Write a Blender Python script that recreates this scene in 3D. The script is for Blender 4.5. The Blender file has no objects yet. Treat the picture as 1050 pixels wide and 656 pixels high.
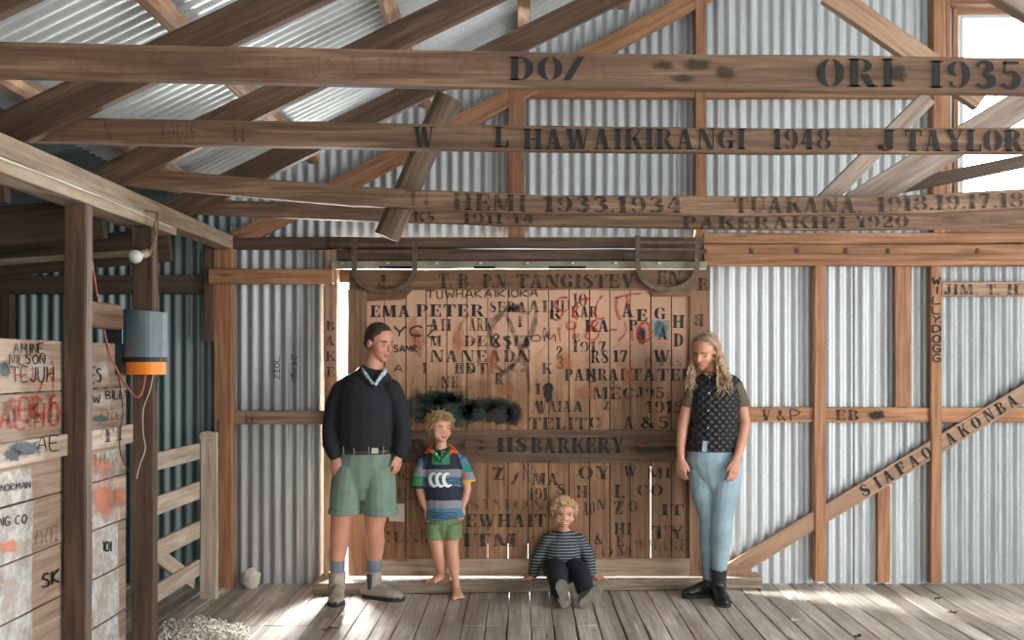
import bpy, bmesh, math, random
from mathutils import Vector, Matrix, noise
from mathutils.bvhtree import BVHTree
random.seed(7)
C = bpy.context.scene.collection
F = 1020.0; CX = 535.0; CY = 374.0; EYE = 1.5
def W(px, py, Y): return Vector(((px-CX)/F*Y, Y, EYE-(py-CY)/F*Y))
def WX(px, py, X):
    Y = X*F/(px-CX); return Vector((X, Y, EYE-(py-CY)/F*Y))
def unpx(v): return (CX+v.x/v.y*F, CY-(v.z-EYE)/v.y*F)

# ------------------------------------------------------------------ materials
def new_mat(name):
    m = bpy.data.materials.new(name); m.use_nodes = True
    nt = m.node_tree; b = nt.nodes['Principled BSDF']; return m, nt, b
def N(nt, t, **kw):
    n = nt.nodes.new(t)
    for k, v in kw.items():
        if k.startswith('_'): setattr(n, k[1:], v)
        else: n.inputs[k.replace('__', ' ')].default_value = v
    return n
def L(nt, a, b): nt.links.new(a, b)
def ramp(nt, stops):
    r = nt.nodes.new('ShaderNodeValToRGB'); e = r.color_ramp.elements
    while len(e) > 1: e.remove(e[-1])
    e[0].position = stops[0][0]; e[0].color = (*stops[0][1], 1)
    for p, c in stops[1:]:
        x = e.new(p); x.color = (*c, 1)
    return r
def mixc(nt, fac, a, b, mode='MIX'):
    m = nt.nodes.new('ShaderNodeMix'); m.data_type = 'RGBA'; m.blend_type = mode
    for s, v in ((m.inputs['Factor'], fac), (m.inputs['A'], a), (m.inputs['B'], b)):
        if hasattr(v, 'is_output') or isinstance(v, bpy.types.NodeSocket): L(nt, v, s)
        elif isinstance(v, (int, float)): s.default_value = v
        else: s.default_value = (*v, 1)
    return m.outputs['Result']
def math_n(nt, op, a, b=0.0, clamp=False):
    m = nt.nodes.new('ShaderNodeMath'); m.operation = op; m.use_clamp = clamp
    for s, v in ((m.inputs[0], a), (m.inputs[1], b)):
        if isinstance(v, bpy.types.NodeSocket): L(nt, v, s)
        else: s.default_value = v
    return m.outputs[0]
def wood(name, dark, mid, light, axis='X', rough=.75, blotch=.5, grain=1.0, stain=None, stain_amt=0., vary=.35, plank=None):
    m, nt, b = new_mat(name)
    tc = N(nt, 'ShaderNodeTexCoord'); oi = N(nt, 'ShaderNodeObjectInfo')
    off = N(nt, 'ShaderNodeVectorMath', _operation='SCALE'); off.inputs[0].default_value = (13.1, 7.7, 9.3)
    sc = math_n(nt, 'MULTIPLY', oi.outputs['Random'], 10.)
    L(nt, sc, off.inputs['Scale'])
    add = N(nt, 'ShaderNodeVectorMath', _operation='ADD'); L(nt, tc.outputs['Object'], add.inputs[0]); L(nt, off.outputs[0], add.inputs[1])
    vec = add.outputs[0]
    if plank:   # per-plank offset: plank=(axis index, width)
        sx = N(nt, 'ShaderNodeSeparateXYZ'); L(nt, tc.outputs['Object'], sx.inputs[0])
        fl = math_n(nt, 'FLOOR', math_n(nt, 'DIVIDE', sx.outputs[plank[0]], plank[1]))
        wn = N(nt, 'ShaderNodeTexWhiteNoise', _noise_dimensions='1D'); L(nt, fl, wn.inputs['W'])
        s2 = N(nt, 'ShaderNodeVectorMath', _operation='SCALE'); L(nt, wn.outputs['Color'], s2.inputs[0]); s2.inputs['Scale'].default_value = 20
        a2 = N(nt, 'ShaderNodeVectorMath', _operation='ADD'); L(nt, vec, a2.inputs[0]); L(nt, s2.outputs[0], a2.inputs[1]); vec = a2.outputs[0]
        prand = wn.outputs['Value']
    else: prand = oi.outputs['Random']
    g = 22*grain
    scl = {'X': (1.1, g, g), 'Y': (g, 1.1, g), 'Z': (g, g, 1.1)}[axis]
    mp = N(nt, 'ShaderNodeMapping'); mp.inputs['Scale'].default_value = scl; L(nt, vec, mp.inputs[0])
    n1 = N(nt, 'ShaderNodeTexNoise', Scale=1.6, Detail=9., Roughness=.65, Distortion=.6); L(nt, mp.outputs[0], n1.inputs['Vector'])
    r1 = ramp(nt, [(.3, dark), (.5, mid), (.72, light)]); L(nt, n1.outputs['Fac'], r1.inputs[0])
    n2 = N(nt, 'ShaderNodeTexNoise', Scale=3.2, Detail=5., Roughness=.6)
    mp2 = N(nt, 'ShaderNodeMapping'); mp2.inputs['Scale'].default_value = {'X': (.6, 1.6, 1.6), 'Y': (1.6, .6, 1.6), 'Z': (1.6, 1.6, .6)}[axis]
    L(nt, vec, mp2.inputs[0]); L(nt, mp2.outputs[0], n2.inputs['Vector'])
    r2 = ramp(nt, [(.35, (0, 0, 0)), (.62, (1, 1, 1))]); L(nt, n2.outputs['Fac'], r2.inputs[0])
    col = mixc(nt, math_n(nt, 'MULTIPLY', r2.outputs[0], blotch), r1.outputs[0], dark)
    # knots
    vo = N(nt, 'ShaderNodeTexVoronoi', Scale=2.3); mp3 = N(nt, 'ShaderNodeMapping')
    mp3.inputs['Scale'].default_value = {'X': (.7, 3, 3), 'Y': (3, .7, 3), 'Z': (3, 3, .7)}[axis]
    L(nt, vec, mp3.inputs[0]); L(nt, mp3.outputs[0], vo.inputs['Vector'])
    rk = ramp(nt, [(.05, (1, 1, 1)), (.12, (0, 0, 0))]); L(nt, vo.outputs['Distance'], rk.inputs[0])
    col = mixc(nt, math_n(nt, 'MULTIPLY', rk.outputs[0], .55), col, tuple(c*.35 for c in dark))
    if stain:
        n3 = N(nt, 'ShaderNodeTexNoise', Scale=1.3, Detail=6., Roughness=.7); L(nt, vec, n3.inputs['Vector'])
        r3 = ramp(nt, [(.48, (0, 0, 0)), (.6, (1, 1, 1))]); L(nt, n3.outputs['Fac'], r3.inputs[0])
        col = mixc(nt, math_n(nt, 'MULTIPLY', r3.outputs[0], stain_amt), col, stain)
    v = N(nt, 'ShaderNodeMapRange'); v.inputs['To Min'].default_value = 1-vary*.6; v.inputs['To Max'].default_value = 1+vary*.6
    L(nt, prand, v.inputs['Value'])
    hs = N(nt, 'ShaderNodeHueSaturation'); L(nt, v.outputs[0], hs.inputs['Value']); L(nt, col, hs.inputs['Color'])
    L(nt, hs.outputs[0], b.inputs['Base Color'])
    b.inputs['Roughness'].default_value = rough
    bp = N(nt, 'ShaderNodeBump', Strength=.35, Distance=.004); L(nt, n1.outputs['Fac'], bp.inputs['Height']); L(nt, bp.outputs[0], b.inputs['Normal'])
    return m
def plain(name, col, rough=.7, metal=0., bump=0., bscale=60., var=.12, vscale=8., sheen=0.):
    m, nt, b = new_mat(name)
    tc = N(nt, 'ShaderNodeTexCoord')
    n = N(nt, 'ShaderNodeTexNoise', Scale=vscale, Detail=5.); L(nt, tc.outputs['Object'], n.inputs['Vector'])
    r = ramp(nt, [(.3, tuple(c*(1-var) for c in col)), (.7, tuple(min(1, c*(1+var)) for c in col))]); L(nt, n.outputs['Fac'], r.inputs[0])
    L(nt, r.outputs[0], b.inputs['Base Color']); b.inputs['Roughness'].default_value = rough; b.inputs['Metallic'].default_value = metal
    if sheen: b.inputs['Sheen Weight'].default_value = sheen
    if bump:
        n2 = N(nt, 'ShaderNodeTexNoise', Scale=bscale, Detail=6.); L(nt, tc.outputs['Object'], n2.inputs['Vector'])
        bp = N(nt, 'ShaderNodeBump', Strength=bump, Distance=.01); L(nt, n2.outputs['Fac'], bp.inputs['Height']); L(nt, bp.outputs[0], b.inputs['Normal'])
    return m
def skin_mat(name, col):
    m = plain(name, col, .5, 0, .08, 90, .1, 14)
    b = m.node_tree.nodes['Principled BSDF']
    b.inputs['Subsurface Weight'].default_value = .12; b.inputs['Subsurface Radius'].default_value = (.02, .008, .004); b.inputs['Subsurface Scale'].default_value = .5
    return m
def paint(name, col, opacity=.85, scale=34., soft=.12):
    m, nt, b = new_mat(name)
    tc = N(nt, 'ShaderNodeTexCoord')
    n = N(nt, 'ShaderNodeTexNoise', Scale=scale, Detail=6., Roughness=.7); L(nt, tc.outputs['Object'], n.inputs['Vector'])
    lo = .62-opacity*.42
    at = N(nt, 'ShaderNodeAttribute', _attribute_name='cover')
    r = ramp(nt, [(lo, (0, 0, 0)), (lo+soft, (1, 1, 1))]); L(nt, math_n(nt, 'ADD', n.outputs['Fac'], math_n(nt, 'MULTIPLY', math_n(nt, 'SUBTRACT', at.outputs['Fac'], 1.), .55)), r.inputs[0])
    L(nt, math_n(nt, 'MULTIPLY', r.outputs[0], min(1, opacity*1.08)), b.inputs['Alpha'])
    b.inputs['Base Color'].default_value = (*col, 1); b.inputs['Roughness'].default_value = .85
    return m
def iron(name, base, rust=.15, metal=.55, rough=.42, streak=.25, sheet=.7):
    m, nt, b = new_mat(name)
    tc = N(nt, 'ShaderNodeTexCoord')
    sx = N(nt, 'ShaderNodeSeparateXYZ'); L(nt, tc.outputs['Object'], sx.inputs[0])
    wn = N(nt, 'ShaderNodeTexWhiteNoise', _noise_dimensions='1D'); L(nt, math_n(nt, 'FLOOR', math_n(nt, 'DIVIDE', sx.outputs[0], sheet)), wn.inputs['W'])
    mp = N(nt, 'ShaderNodeMapping'); mp.inputs['Scale'].default_value = (14, 14, .9); L(nt, tc.outputs['Object'], mp.inputs[0])
    n1 = N(nt, 'ShaderNodeTexNoise', Scale=1.5, Detail=8., Roughness=.65); L(nt, mp.outputs[0], n1.inputs['Vector'])
    n2 = N(nt, 'ShaderNodeTexNoise', Scale=55., Detail=3.); L(nt, tc.outputs['Object'], n2.inputs['Vector'])
    r1 = ramp(nt, [(.3, tuple(c*(1-streak) for c in base)), (.6, base), (.8, tuple(min(1, c*1.12) for c in base))]); L(nt, n1.outputs['Fac'], r1.inputs[0])
    c = mixc(nt, .18, r1.outputs[0], n2.outputs['Fac'], 'OVERLAY')
    v = N(nt, 'ShaderNodeMapRange'); v.inputs['To Min'].default_value = .82; v.inputs['To Max'].default_value = 1.1; L(nt, wn.outputs['Value'], v.inputs['Value'])
    hs = N(nt, 'ShaderNodeHueSaturation'); L(nt, v.outputs[0], hs.inputs['Value']); L(nt, c, hs.inputs['Color'])
    n3 = N(nt, 'ShaderNodeTexNoise', Scale=2.6, Detail=9., Roughness=.75); L(nt, mp.outputs[0], n3.inputs['Vector'])
    r3 = ramp(nt, [(.62, (0, 0, 0)), (.74, (1, 1, 1))]); L(nt, n3.outputs['Fac'], r3.inputs[0])
    c2 = mixc(nt, math_n(nt, 'MULTIPLY', r3.outputs[0], rust), hs.outputs[0], (.2, .11, .06))
    L(nt, c2, b.inputs['Base Color']); b.inputs['Metallic'].default_value = metal
    rr = N(nt, 'ShaderNodeMapRange'); rr.inputs['To Min'].default_value = rough-.08; rr.inputs['To Max'].default_value = rough+.15; L(nt, n1.outputs['Fac'], rr.inputs['Value'])
    L(nt, rr.outputs[0], b.inputs['Roughness'])
    return m
M = {}
M['beam'] = wood('old_sawn_beam', (.055, .03, .017), (.165, .095, .056), (.34, .215, .13), vary=.25, blotch=.4)
M['beam_pale'] = wood('pale_sawn_beam', (.13, .078, .047), (.29, .185, .12), (.44, .31, .215), vary=.15, blotch=.35, stain=(.33, .17, .1), stain_amt=.35)
M['stud'] = wood('orange_brown_stud', (.13, .055, .024), (.31, .15, .075), (.46, .26, .145), vary=.3, blotch=.35)
M['dark'] = wood('dark_smoky_timber', (.03, .019, .012), (.075, .046, .03), (.14, .09, .06), vary=.3)
M['darkmid'] = wood('dark_shaded_board', (.032, .018, .011), (.09, .053, .031), (.17, .105, .062), vary=.3)  # dark wood tone that carries the dimmer lighting over the door
M['greyw'] = wood('weathered_grey_board', (.2, .155, .115), (.38, .31, .245), (.55, .47, .39), vary=.2, blotch=.3)
M['greyw_z'] = wood('weathered_grey_upright', (.2, .155, .115), (.38, .31, .245), (.55, .47, .39), vary=.2, blotch=.3)
M['plate'] = wood('pale_plate_timber', (.14, .095, .06), (.3, .225, .155), (.48, .38, .28), vary=.15, blotch=.45)
M['greyweb'] = wood('silvery_brace', (.13, .1, .08), (.27, .215, .17), (.42, .35, .29), vary=.2)
M['purlin'] = wood('reddish_purlin', (.13, .065, .035), (.33, .19, .115), (.55, .38, .26), vary=.2, grain=.5, blotch=.4)
M['log'] = wood('split_log', (.05, .032, .018), (.13, .085, .05), (.26, .185, .12), vary=.1, grain=.7)
M['floor'] = wood('floor_boards', (.24, .2, .165), (.5, .445, .385), (.72, .67, .6), axis='Y', vary=.45, blotch=.45, stain=(.16, .09, .05), stain_amt=.3, plank=(0, .13), rough=.6)
M['rail'] = wood('door_rail_wood', (.07, .034, .016), (.17, .088, .042), (.28, .16, .085), vary=.15, blotch=.5)
M['rail_dark'] = wood('door_mid_rail_wood', (.035, .02, .011), (.095, .055, .03), (.165, .1, .06), vary=.15, blotch=.55)
M['stile'] = wood('door_stile_wood', (.08, .04, .02), (.2, .108, .055), (.32, .19, .11), vary=.15, blotch=.4)
M['kick'] = wood('door_kick_board', (.16, .105, .065), (.33, .245, .165), (.5, .4, .3), vary=.1, blotch=.4)
M['sill'] = wood('sill_timber', (.09, .065, .045), (.24, .185, .135), (.42, .35, .28), vary=.1, blotch=.4)
M['iron'] = iron('galvanised_iron', (.48, .515, .535), .12, .4, .5)
M['iron_old'] = iron('aged_galvanised_iron', (.47, .51, .525), .6, .35, .55, .4)
M['iron_shaded'] = iron('shaded_green_grey_iron', (.2, .26, .265), .1, .45, .5)  # same wall iron, darkened for the shade under the lean-to roof
M['iron_roof'] = iron('roof_iron', (.6, .66, .675), .04, .45, .45, .12)
M['strap'] = plain('rusty_strap_iron', (.1, .07, .052), .6, .3, .3, 40, .35, 20)
M['track'] = plain('grey_green_track_board', (.2, .19, .145), .75, 0, .3, 50, .35, 6)
M['bolt'] = plain('dull_bolt_steel', (.5, .48, .42), .4, .6)
M['slot'] = plain('black_slot', (.006, .006, .006), .9)
M['ink'] = paint('black_stencil_paint', (.012, .014, .015), .9)
M['ink_fade'] = paint('worn_stencil_paint', (.018, .018, .016), .82, 26., .3)
M['ink_ghost'] = paint('faint_stencil_paint', (.03, .022, .016), .62, 20., .35)
M['ink_blue'] = paint('blue_black_stencil_paint', (.02, .05, .065), .85)
M['marker'] = paint('black_marker', (.006, .006, .007), 1.0, 40)
M['red'] = paint('red_paint', (.42, .045, .02), .78, 30, .3)
M['redfade'] = paint('faded_red_paint', (.26, .07, .04), .52, 22, .5)
M['orangefade'] = paint('rust_orange_paint', (.4, .13, .045), .55, 18, .5)
M['green'] = paint('dark_green_smear', (.012, .04, .03), 1.0, 12, .35)
M['soot'] = paint('black_smear', (.014, .015, .015), .95, 14, .35)
M['bluep'] = paint('pale_blue_paint', (.2, .33, .36), .75, 18, .3)
M['pale_strip'] = paint('pale_strip', (.66, .67, .66), .82, 9, .45)
M['coral'] = paint('coral_paint', (.62, .22, .13), .7, 14, .4)

# ------------------------------------------------------------------ mesh helpers
def mesh_obj(name, verts, faces, mats, parent=None, origin=None, smooth=False, fmat=None):
    """verts in world space; origin = the object's own origin (or its parent's)"""
    o0 = Vector(origin) if origin is not None else (parent.location.copy() if parent else Vector((0, 0, 0)))
    me = bpy.data.meshes.new(name)
    me.from_pydata([tuple(Vector(v)-o0) for v in verts], [], faces)
    if not isinstance(mats, (list, tuple)): mats = [mats]
    for m in mats: me.materials.append(m)
    if fmat: me.polygons.foreach_set('material_index', fmat)
    if smooth: me.polygons.foreach_set('use_smooth', [True]*len(me.polygons))
    me.update()
    o = bpy.data.objects.new(name, me); C.objects.link(o)
    if parent:
        o.parent = parent
        if parent.rotation_mode == 'XYZ' and parent.get('_m') : pass
    else: o.location = o0
    return o
def tag(o, label=None, cat=None, group=None, kind=None):
    if label: o['label'] = label
    if cat: o['category'] = cat
    if group: o['group'] = group
    if kind: o['kind'] = kind
    return o
def empty(name, loc, label=None, cat=None, group=None, kind=None):
    o = bpy.data.objects.new(name, None); C.objects.link(o); o.location = loc; o.empty_display_size = .1
    return tag(o, label, cat, group, kind)
def frame_of(A, B, up):
    x = (B-A).normalized(); z = (up-x*up.dot(x)).normalized(); y = z.cross(x)
    return Matrix(((x.x, y.x, z.x), (x.y, y.y, z.y), (x.z, y.z, z.z)))
UP = Vector((0, 0, 1))
def beam(name, pts, w, h, mat, up=UP, parent=None, jit=.0025, round_=0, taper=1.0):
    """timber along pts; w = thickness across, h = along up. Own frame: X runs along the timber"""
    pts = [Vector(p) for p in pts]; A, B = pts[0], pts[-1]
    R = frame_of(A, B, up); Ri = R.transposed()
    lp = [Ri@(p-A) for p in pts]
    full = []
    for a, b in zip(lp[:-1], lp[1:]):
        n = max(1, int((b-a).length/.3))
        for i in range(n): full.append(a.lerp(b, i/n))
    full.append(lp[-1])
    sd = random.random()*100
    bev = min(w, h)*.08
    if round_:
        prof = [(math.cos(t*math.tau/round_)*w/2, math.sin(t*math.tau/round_)*h/2) for t in range(round_)]
    else:
        a, b = w/2, h/2
        prof = [(-a+bev, -b), (a-bev, -b), (a, -b+bev), (a, b-bev), (a-bev, b), (-a+bev, b), (-a, b-bev), (-a, -b+bev)]
    V = []; Fc = []; n = len(prof)
    for i, p in enumerate(full):
        k = 1+(taper-1)*i/max(1, len(full)-1)
        for j, (u, v) in enumerate(prof):
            d = noise.noise((i*.9+sd, j//2*5., sd))*jit*2
            V.append((p.x, p.y+u*k+d, p.z+v*k+d))
    for i in range(len(full)-1):
        for j in range(n):
            j2 = (j+1) % n; Fc.append((i*n+j, (i+1)*n+j, (i+1)*n+j2, i*n+j2))
    Fc.append(tuple(range(n))); Fc.append(tuple((len(full)-1)*n+j for j in reversed(range(n))))
    me = bpy.data.meshes.new(name); me.from_pydata(V, [], Fc); me.materials.append(mat); me.update()
    bm = bmesh.new(); bm.from_mesh(me); bmesh.ops.recalc_face_normals(bm, faces=bm.faces); bm.to_mesh(me); bm.free()
    o = bpy.data.objects.new(name, me); C.objects.link(o)
    mw = Matrix.Translation(A)@R.to_4x4()
    if parent:
        o.parent = parent; mw = parent.matrix_basis.inverted()@mw
    o.location = mw.to_translation(); o.rotation_euler = mw.to_euler()
    return o
def child(o, parent):
    """parent o (built in world space, origin at world zero) under parent keeping its place"""
    o.parent = parent; o.matrix_parent_inverse = parent.matrix_basis.inverted(); return o
def fb(name, l, r, Yf, depth, mat, **kw):
    """timber whose front face spans (x, top, bottom) pixels l..r at distance Yf"""
    mids = [l]+kw.pop('mid', [])+[r]
    pts = [W(x, (t+b)/2, Yf)+Vector((0, depth/2, 0)) for x, t, b in mids]
    h = sum(b-t for x, t, b in mids)/len(mids)/F*Yf
    return beam(name, pts, depth, h, mat, **kw)
def vb(name, x0, x1, ytop, ybot, Yf, depth, mat, **kw):
    """upright timber, front face x0..x1"""
    xm = (x0+x1)/2; A = W(xm, ybot, Yf)+Vector((0, depth/2, 0)); B = W(xm, ytop, Yf)+Vector((0, depth/2, 0)); 
    return beam(name, [A, B], (x1-x0)/F*Yf, depth, mat, up=Vector((0, 1, 0)), **kw)

# ------------------------------------------------------------------ lettering
def rc(x0, y0, x1, y1): return [[(x0, y0), (x1, y0), (x1, y1), (x0, y1)]]
def ribbon(pts, w, n=1):
    if not isinstance(w, (list, tuple)): w = [w]*len(pts)
    if n > 1:   # Catmull-Rom
        P = [pts[0]]+list(pts)+[pts[-1]]; Wd = list(w); out = []; ow = []
        for i in range(1, len(P)-2):
            for k in range(n):
                t = k/n; p0, p1, p2, p3 = P[i-1], P[i], P[i+1], P[i+2]
                out.append(tuple(.5*(2*p1[a]+(p2[a]-p0[a])*t+(2*p0[a]-5*p1[a]+4*p2[a]-p3[a])*t*t+(3*p1[a]-p0[a]-3*p2[a]+p3[a])*t**3) for a in (0, 1)))
                ow.append(Wd[i-1]*(1-t)+Wd[i]*t)
        out.append(tuple(pts[-1])); ow.append(Wd[-1]); pts, w = out, ow
    Lf, Rt = [], []
    for i, p in enumerate(pts):
        a = pts[max(0, i-1)]; b = pts[min(len(pts)-1, i+1)]
        dx, dy = b[0]-a[0], b[1]-a[1]; d = math.hypot(dx, dy) or 1
        nx, ny = -dy/d*w[i]/2, dx/d*w[i]/2
        Lf.append((p[0]+nx, p[1]+ny)); Rt.append((p[0]-nx, p[1]-ny))
    return [[Rt[i], Rt[i+1], Lf[i+1], Lf[i]] for i in range(len(pts)-1)]
def cr(cx, cy, rx, ry, a0, a1, t, tm=.03, n=9):
    o = []; 
    for k in range(n+1):
        a = math.radians(a0+(a1-a0)*k/n); c, s = math.cos(a), math.sin(a)
        o.append(((cx+rx*c, cy+ry*s), (cx+(rx-t)*c, cy+(ry-tm)*s)))
    return [[o[i][0], o[i+1][0], o[i+1][1], o[i][1]] for i in range(n)]
def stem(x, w=.24, y0=0., y1=1., s=.08, bot=1, top=1):
    r = rc(x, y0, x+w, y1)
    if bot: r += rc(x-s, y0, x+w+s, y0+.07)
    if top: r += rc(x-s, y1-.07, x+w+s, y1)
    return r
def dg(x0, y0, x1, y1, w): return [[(x0-w/2, y0), (x0+w/2, y0), (x1+w/2, y1), (x1-w/2, y1)]]
G = {}
G['I'] = (.44, stem(.1)); G['1'] = (.46, stem(.12, top=0)+dg(.02, .78, .14, .98, .1))
G['A'] = (.92, dg(.67, 0, .42, 1, .25)+dg(.13, 0, .33, .86, .08)+rc(0, 0, .27, .06)+rc(.48, 0, .92, .06)+rc(.22, .28, .5, .35))
G['B'] = (.82, stem(.08)+cr(.38, .76, .34, .24, -85, 85, .2)+cr(.38, .26, .42, .27, -85, 85, .22))
G['C'] = (.78, cr(.42, .5, .42, .5, 105, 255, .25)+cr(.44, .5, .32, .5, 30, 82, .1, .08)+cr(.44, .5, .32, .5, -82, -25, .08, .06)+rc(.68, .64, .75, .95))
G['D'] = (.86, stem(.08)+cr(.38, .5, .46, .5, -85, 85, .25))
G['E'] = (.76, stem(.08)+rc(.38, .93, .7, 1)+rc(.6, .72, .7, 1)+rc(.38, .47, .56, .54)+rc(.49, .38, .56, .63)+rc(.38, 0, .72, .07)+rc(.62, 0, .72, .3))
G['F'] = (.72, stem(.08)+rc(.38, .93, .68, 1)+rc(.58, .7, .68, 1)+rc(.38, .47, .56, .54)+rc(.49, .38, .56, .63))
G['G'] = (.86, G['C'][1][:-1]+rc(.56, .04, .76, .42)+rc(.48, .38, .84, .45)+rc(.68, .64, .75, .95))
G['H'] = (.98, stem(.08)+stem(.64)+rc(.36, .46, .62, .54))
G['J'] = (.62, stem(.3, y0=.2, bot=0)+cr(.3, .24, .26, .24, 180, 350, .16, .1)+rc(.04, .16, .2, .34))
G['K'] = (.92, stem(.08)+dg(.42, .44, .76, .94, .09)+dg(.78, .0, .5, .58, .24)+rc(.6, 0, .95, .06)+rc(.62, .94, .92, 1))
G['L'] = (.72, stem(.08)+rc(.38, 0, .7, .07)+rc(.6, 0, .7, .32))
G['M'] = (1.12, rc(.08, .0, .16, .95)+rc(0, 0, .24, .06)+stem(.78)+dg(.47, .05, .22, 1, .22)+dg(.56, .05, .76, .95, .07))
G['N'] = (.96, rc(.1, 0, .18, .95)+rc(0, 0, .28, .06)+dg(.72, 0, .26, 1, .24)+rc(.78, .1, .86, 1)+rc(.68, .94, .96, 1))
G['O'] = (.86, cr(.43, .5, .43, .5, 100, 260, .25)+cr(.43, .5, .43, .5, -80, 80, .25)); G['0'] = (.76, cr(.38, .5, .38, .5, 98, 262, .22)+cr(.38, .5, .38, .5, -82, 82, .22))
G['P'] = (.78, stem(.08)+cr(.38, .72, .38, .28, -85, 85, .22))
G['R'] = (.92, stem(.08)+cr(.38, .75, .36, .25, -85, 85, .2)+dg(.74, 0, .5, .46, .24)+rc(.62, 0, .92, .06))
G['S'] = (.7, ribbon([(.6, .72), (.52, .93), (.3, .96), (.14, .78), (.32, .56), (.54, .36), (.52, .1), (.3, .03), (.1, .12), (.07, .32)], [.06, .06, .1, .2, .26, .26, .16, .08, .06, .1], 3))
G['T'] = (.8, stem(.28, top=0)+rc(0, .92, .26, 1)+rc(.54, .92, .8, 1)+rc(0, .7, .08, 1)+rc(.72, .7, .8, 1))
G['U'] = (.9, stem(.08, y0=.25, bot=0)+cr(.42, .3, .34, .3, 185, 350, .2, .1)+rc(.74, .25, .82, 1)+rc(.64, .94, .92, 1))
G['V'] = (.9, dg(.42, 0, .2, 1, .25)+dg(.5, .05, .72, .95, .08)+rc(0, .94, .42, 1)+rc(.6, .94, .9, 1))
G['W'] = (1.3, dg(.38, 0, .18, 1, .23)+dg(.44, .05, .6, .95, .07)+dg(.84, 0, .64, 1, .23)+dg(.92, .05, 1.1, .95, .08)+rc(0, .94, .38, 1)+rc(.98, .94, 1.3, 1))
G['Y'] = (.88, rc(.33, 0, .57, .46)+rc(.22, 0, .68, .06)+dg(.42, .48, .18, 1, .24)+dg(.52, .5, .72, .95, .08)+rc(0, .94, .38, 1)+rc(.58, .94, .88, 1))
G['Z'] = (.78, dg(.2, .02, .56, .98, .26)+rc(.06, .92, .5, 1)+rc(.3, 0, .72, .08)+rc(.64, 0, .72, .26)+rc(.06, .74, .14, 1))
G['2'] = (.7, ribbon([(.12, .68), (.16, .9), (.38, .97), (.56, .78), (.44, .52), (.14, .14)], [.14, .12, .1, .24, .22, .08], 3)+rc(.1, 0, .64, .14)+rc(.56, 0, .64, .24))
G['3'] = (.68, ribbon([(.1, .78), (.22, .96), (.46, .92), (.5, .72), (.28, .54)], [.14, .08, .18, .24, .05], 3)+ribbon([(.28, .5), (.54, .4), (.54, .16), (.3, .03), (.1, .16)], [.05, .24, .24, .08, .16], 3))
G['4'] = (.74, stem(.36, top=0, s=.06)+dg(.1, .3, .38, .98, .1)+rc(.04, .26, .34, .34)+rc(.62, .26, .72, .34))
G['5'] = (.7, rc(.12, .9, .6, 1)+rc(.12, .56, .2, 1)+ribbon([(.2, .54), (.42, .6), (.56, .36), (.46, .08), (.24, .03), (.1, .18)], [.08, .1, .24, .18, .08, .16], 3))
G['6'] = (.72, cr(.38, .5, .38, .5, 95, 260, .22)+cr(.38, .28, .32, .28, -80, 80, .2)+ribbon([(.44, .97), (.58, .9), (.6, .76)], [.06, .08, .14], 2))
G['9'] = (.72, cr(.34, .5, .38, .5, -80, 85, .22)+cr(.34, .7, .32, .28, 100, 260, .2)+ribbon([(.28, .03), (.14, .1), (.12, .24)], [.06, .08, .14], 2))
G['8'] = (.74, cr(.37, .75, .31, .25, 100, 260, .18)+cr(.37, .75, .31, .25, -80, 80, .18)+cr(.37, .27, .37, .27, 100, 260, .2)+cr(.37, .27, .37, .27, -80, 80, .2))
G['7'] = (.68, rc(.04, .88, .62, 1)+rc(.04, .7, .12, 1)+dg(.26, 0, .52, .88, .2))
G['&'] = (.95, ribbon([(.85, .5), (.6, .15), (.35, .03), (.14, .22), (.3, .5), (.52, .74), (.42, .95), (.26, .84), (.36, .6), (.62, .28), (.88, .03)], [.06, .08, .12, .2, .12, .14, .08, .14, .16, .2, .16], 3))
G['.'] = (.22, rc(.04, 0, .18, .16)); G['/'] = (.5, dg(.08, 0, .4, 1, .17)); G['-'] = (.4, rc(.05, .44, .35, .54)); G[' '] = (.42, []); G['|'] = (.3, rc(.05, 0, .25, 1))
G[','] = (.2, dg(.06, -.1, .12, .14, .1))
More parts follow.
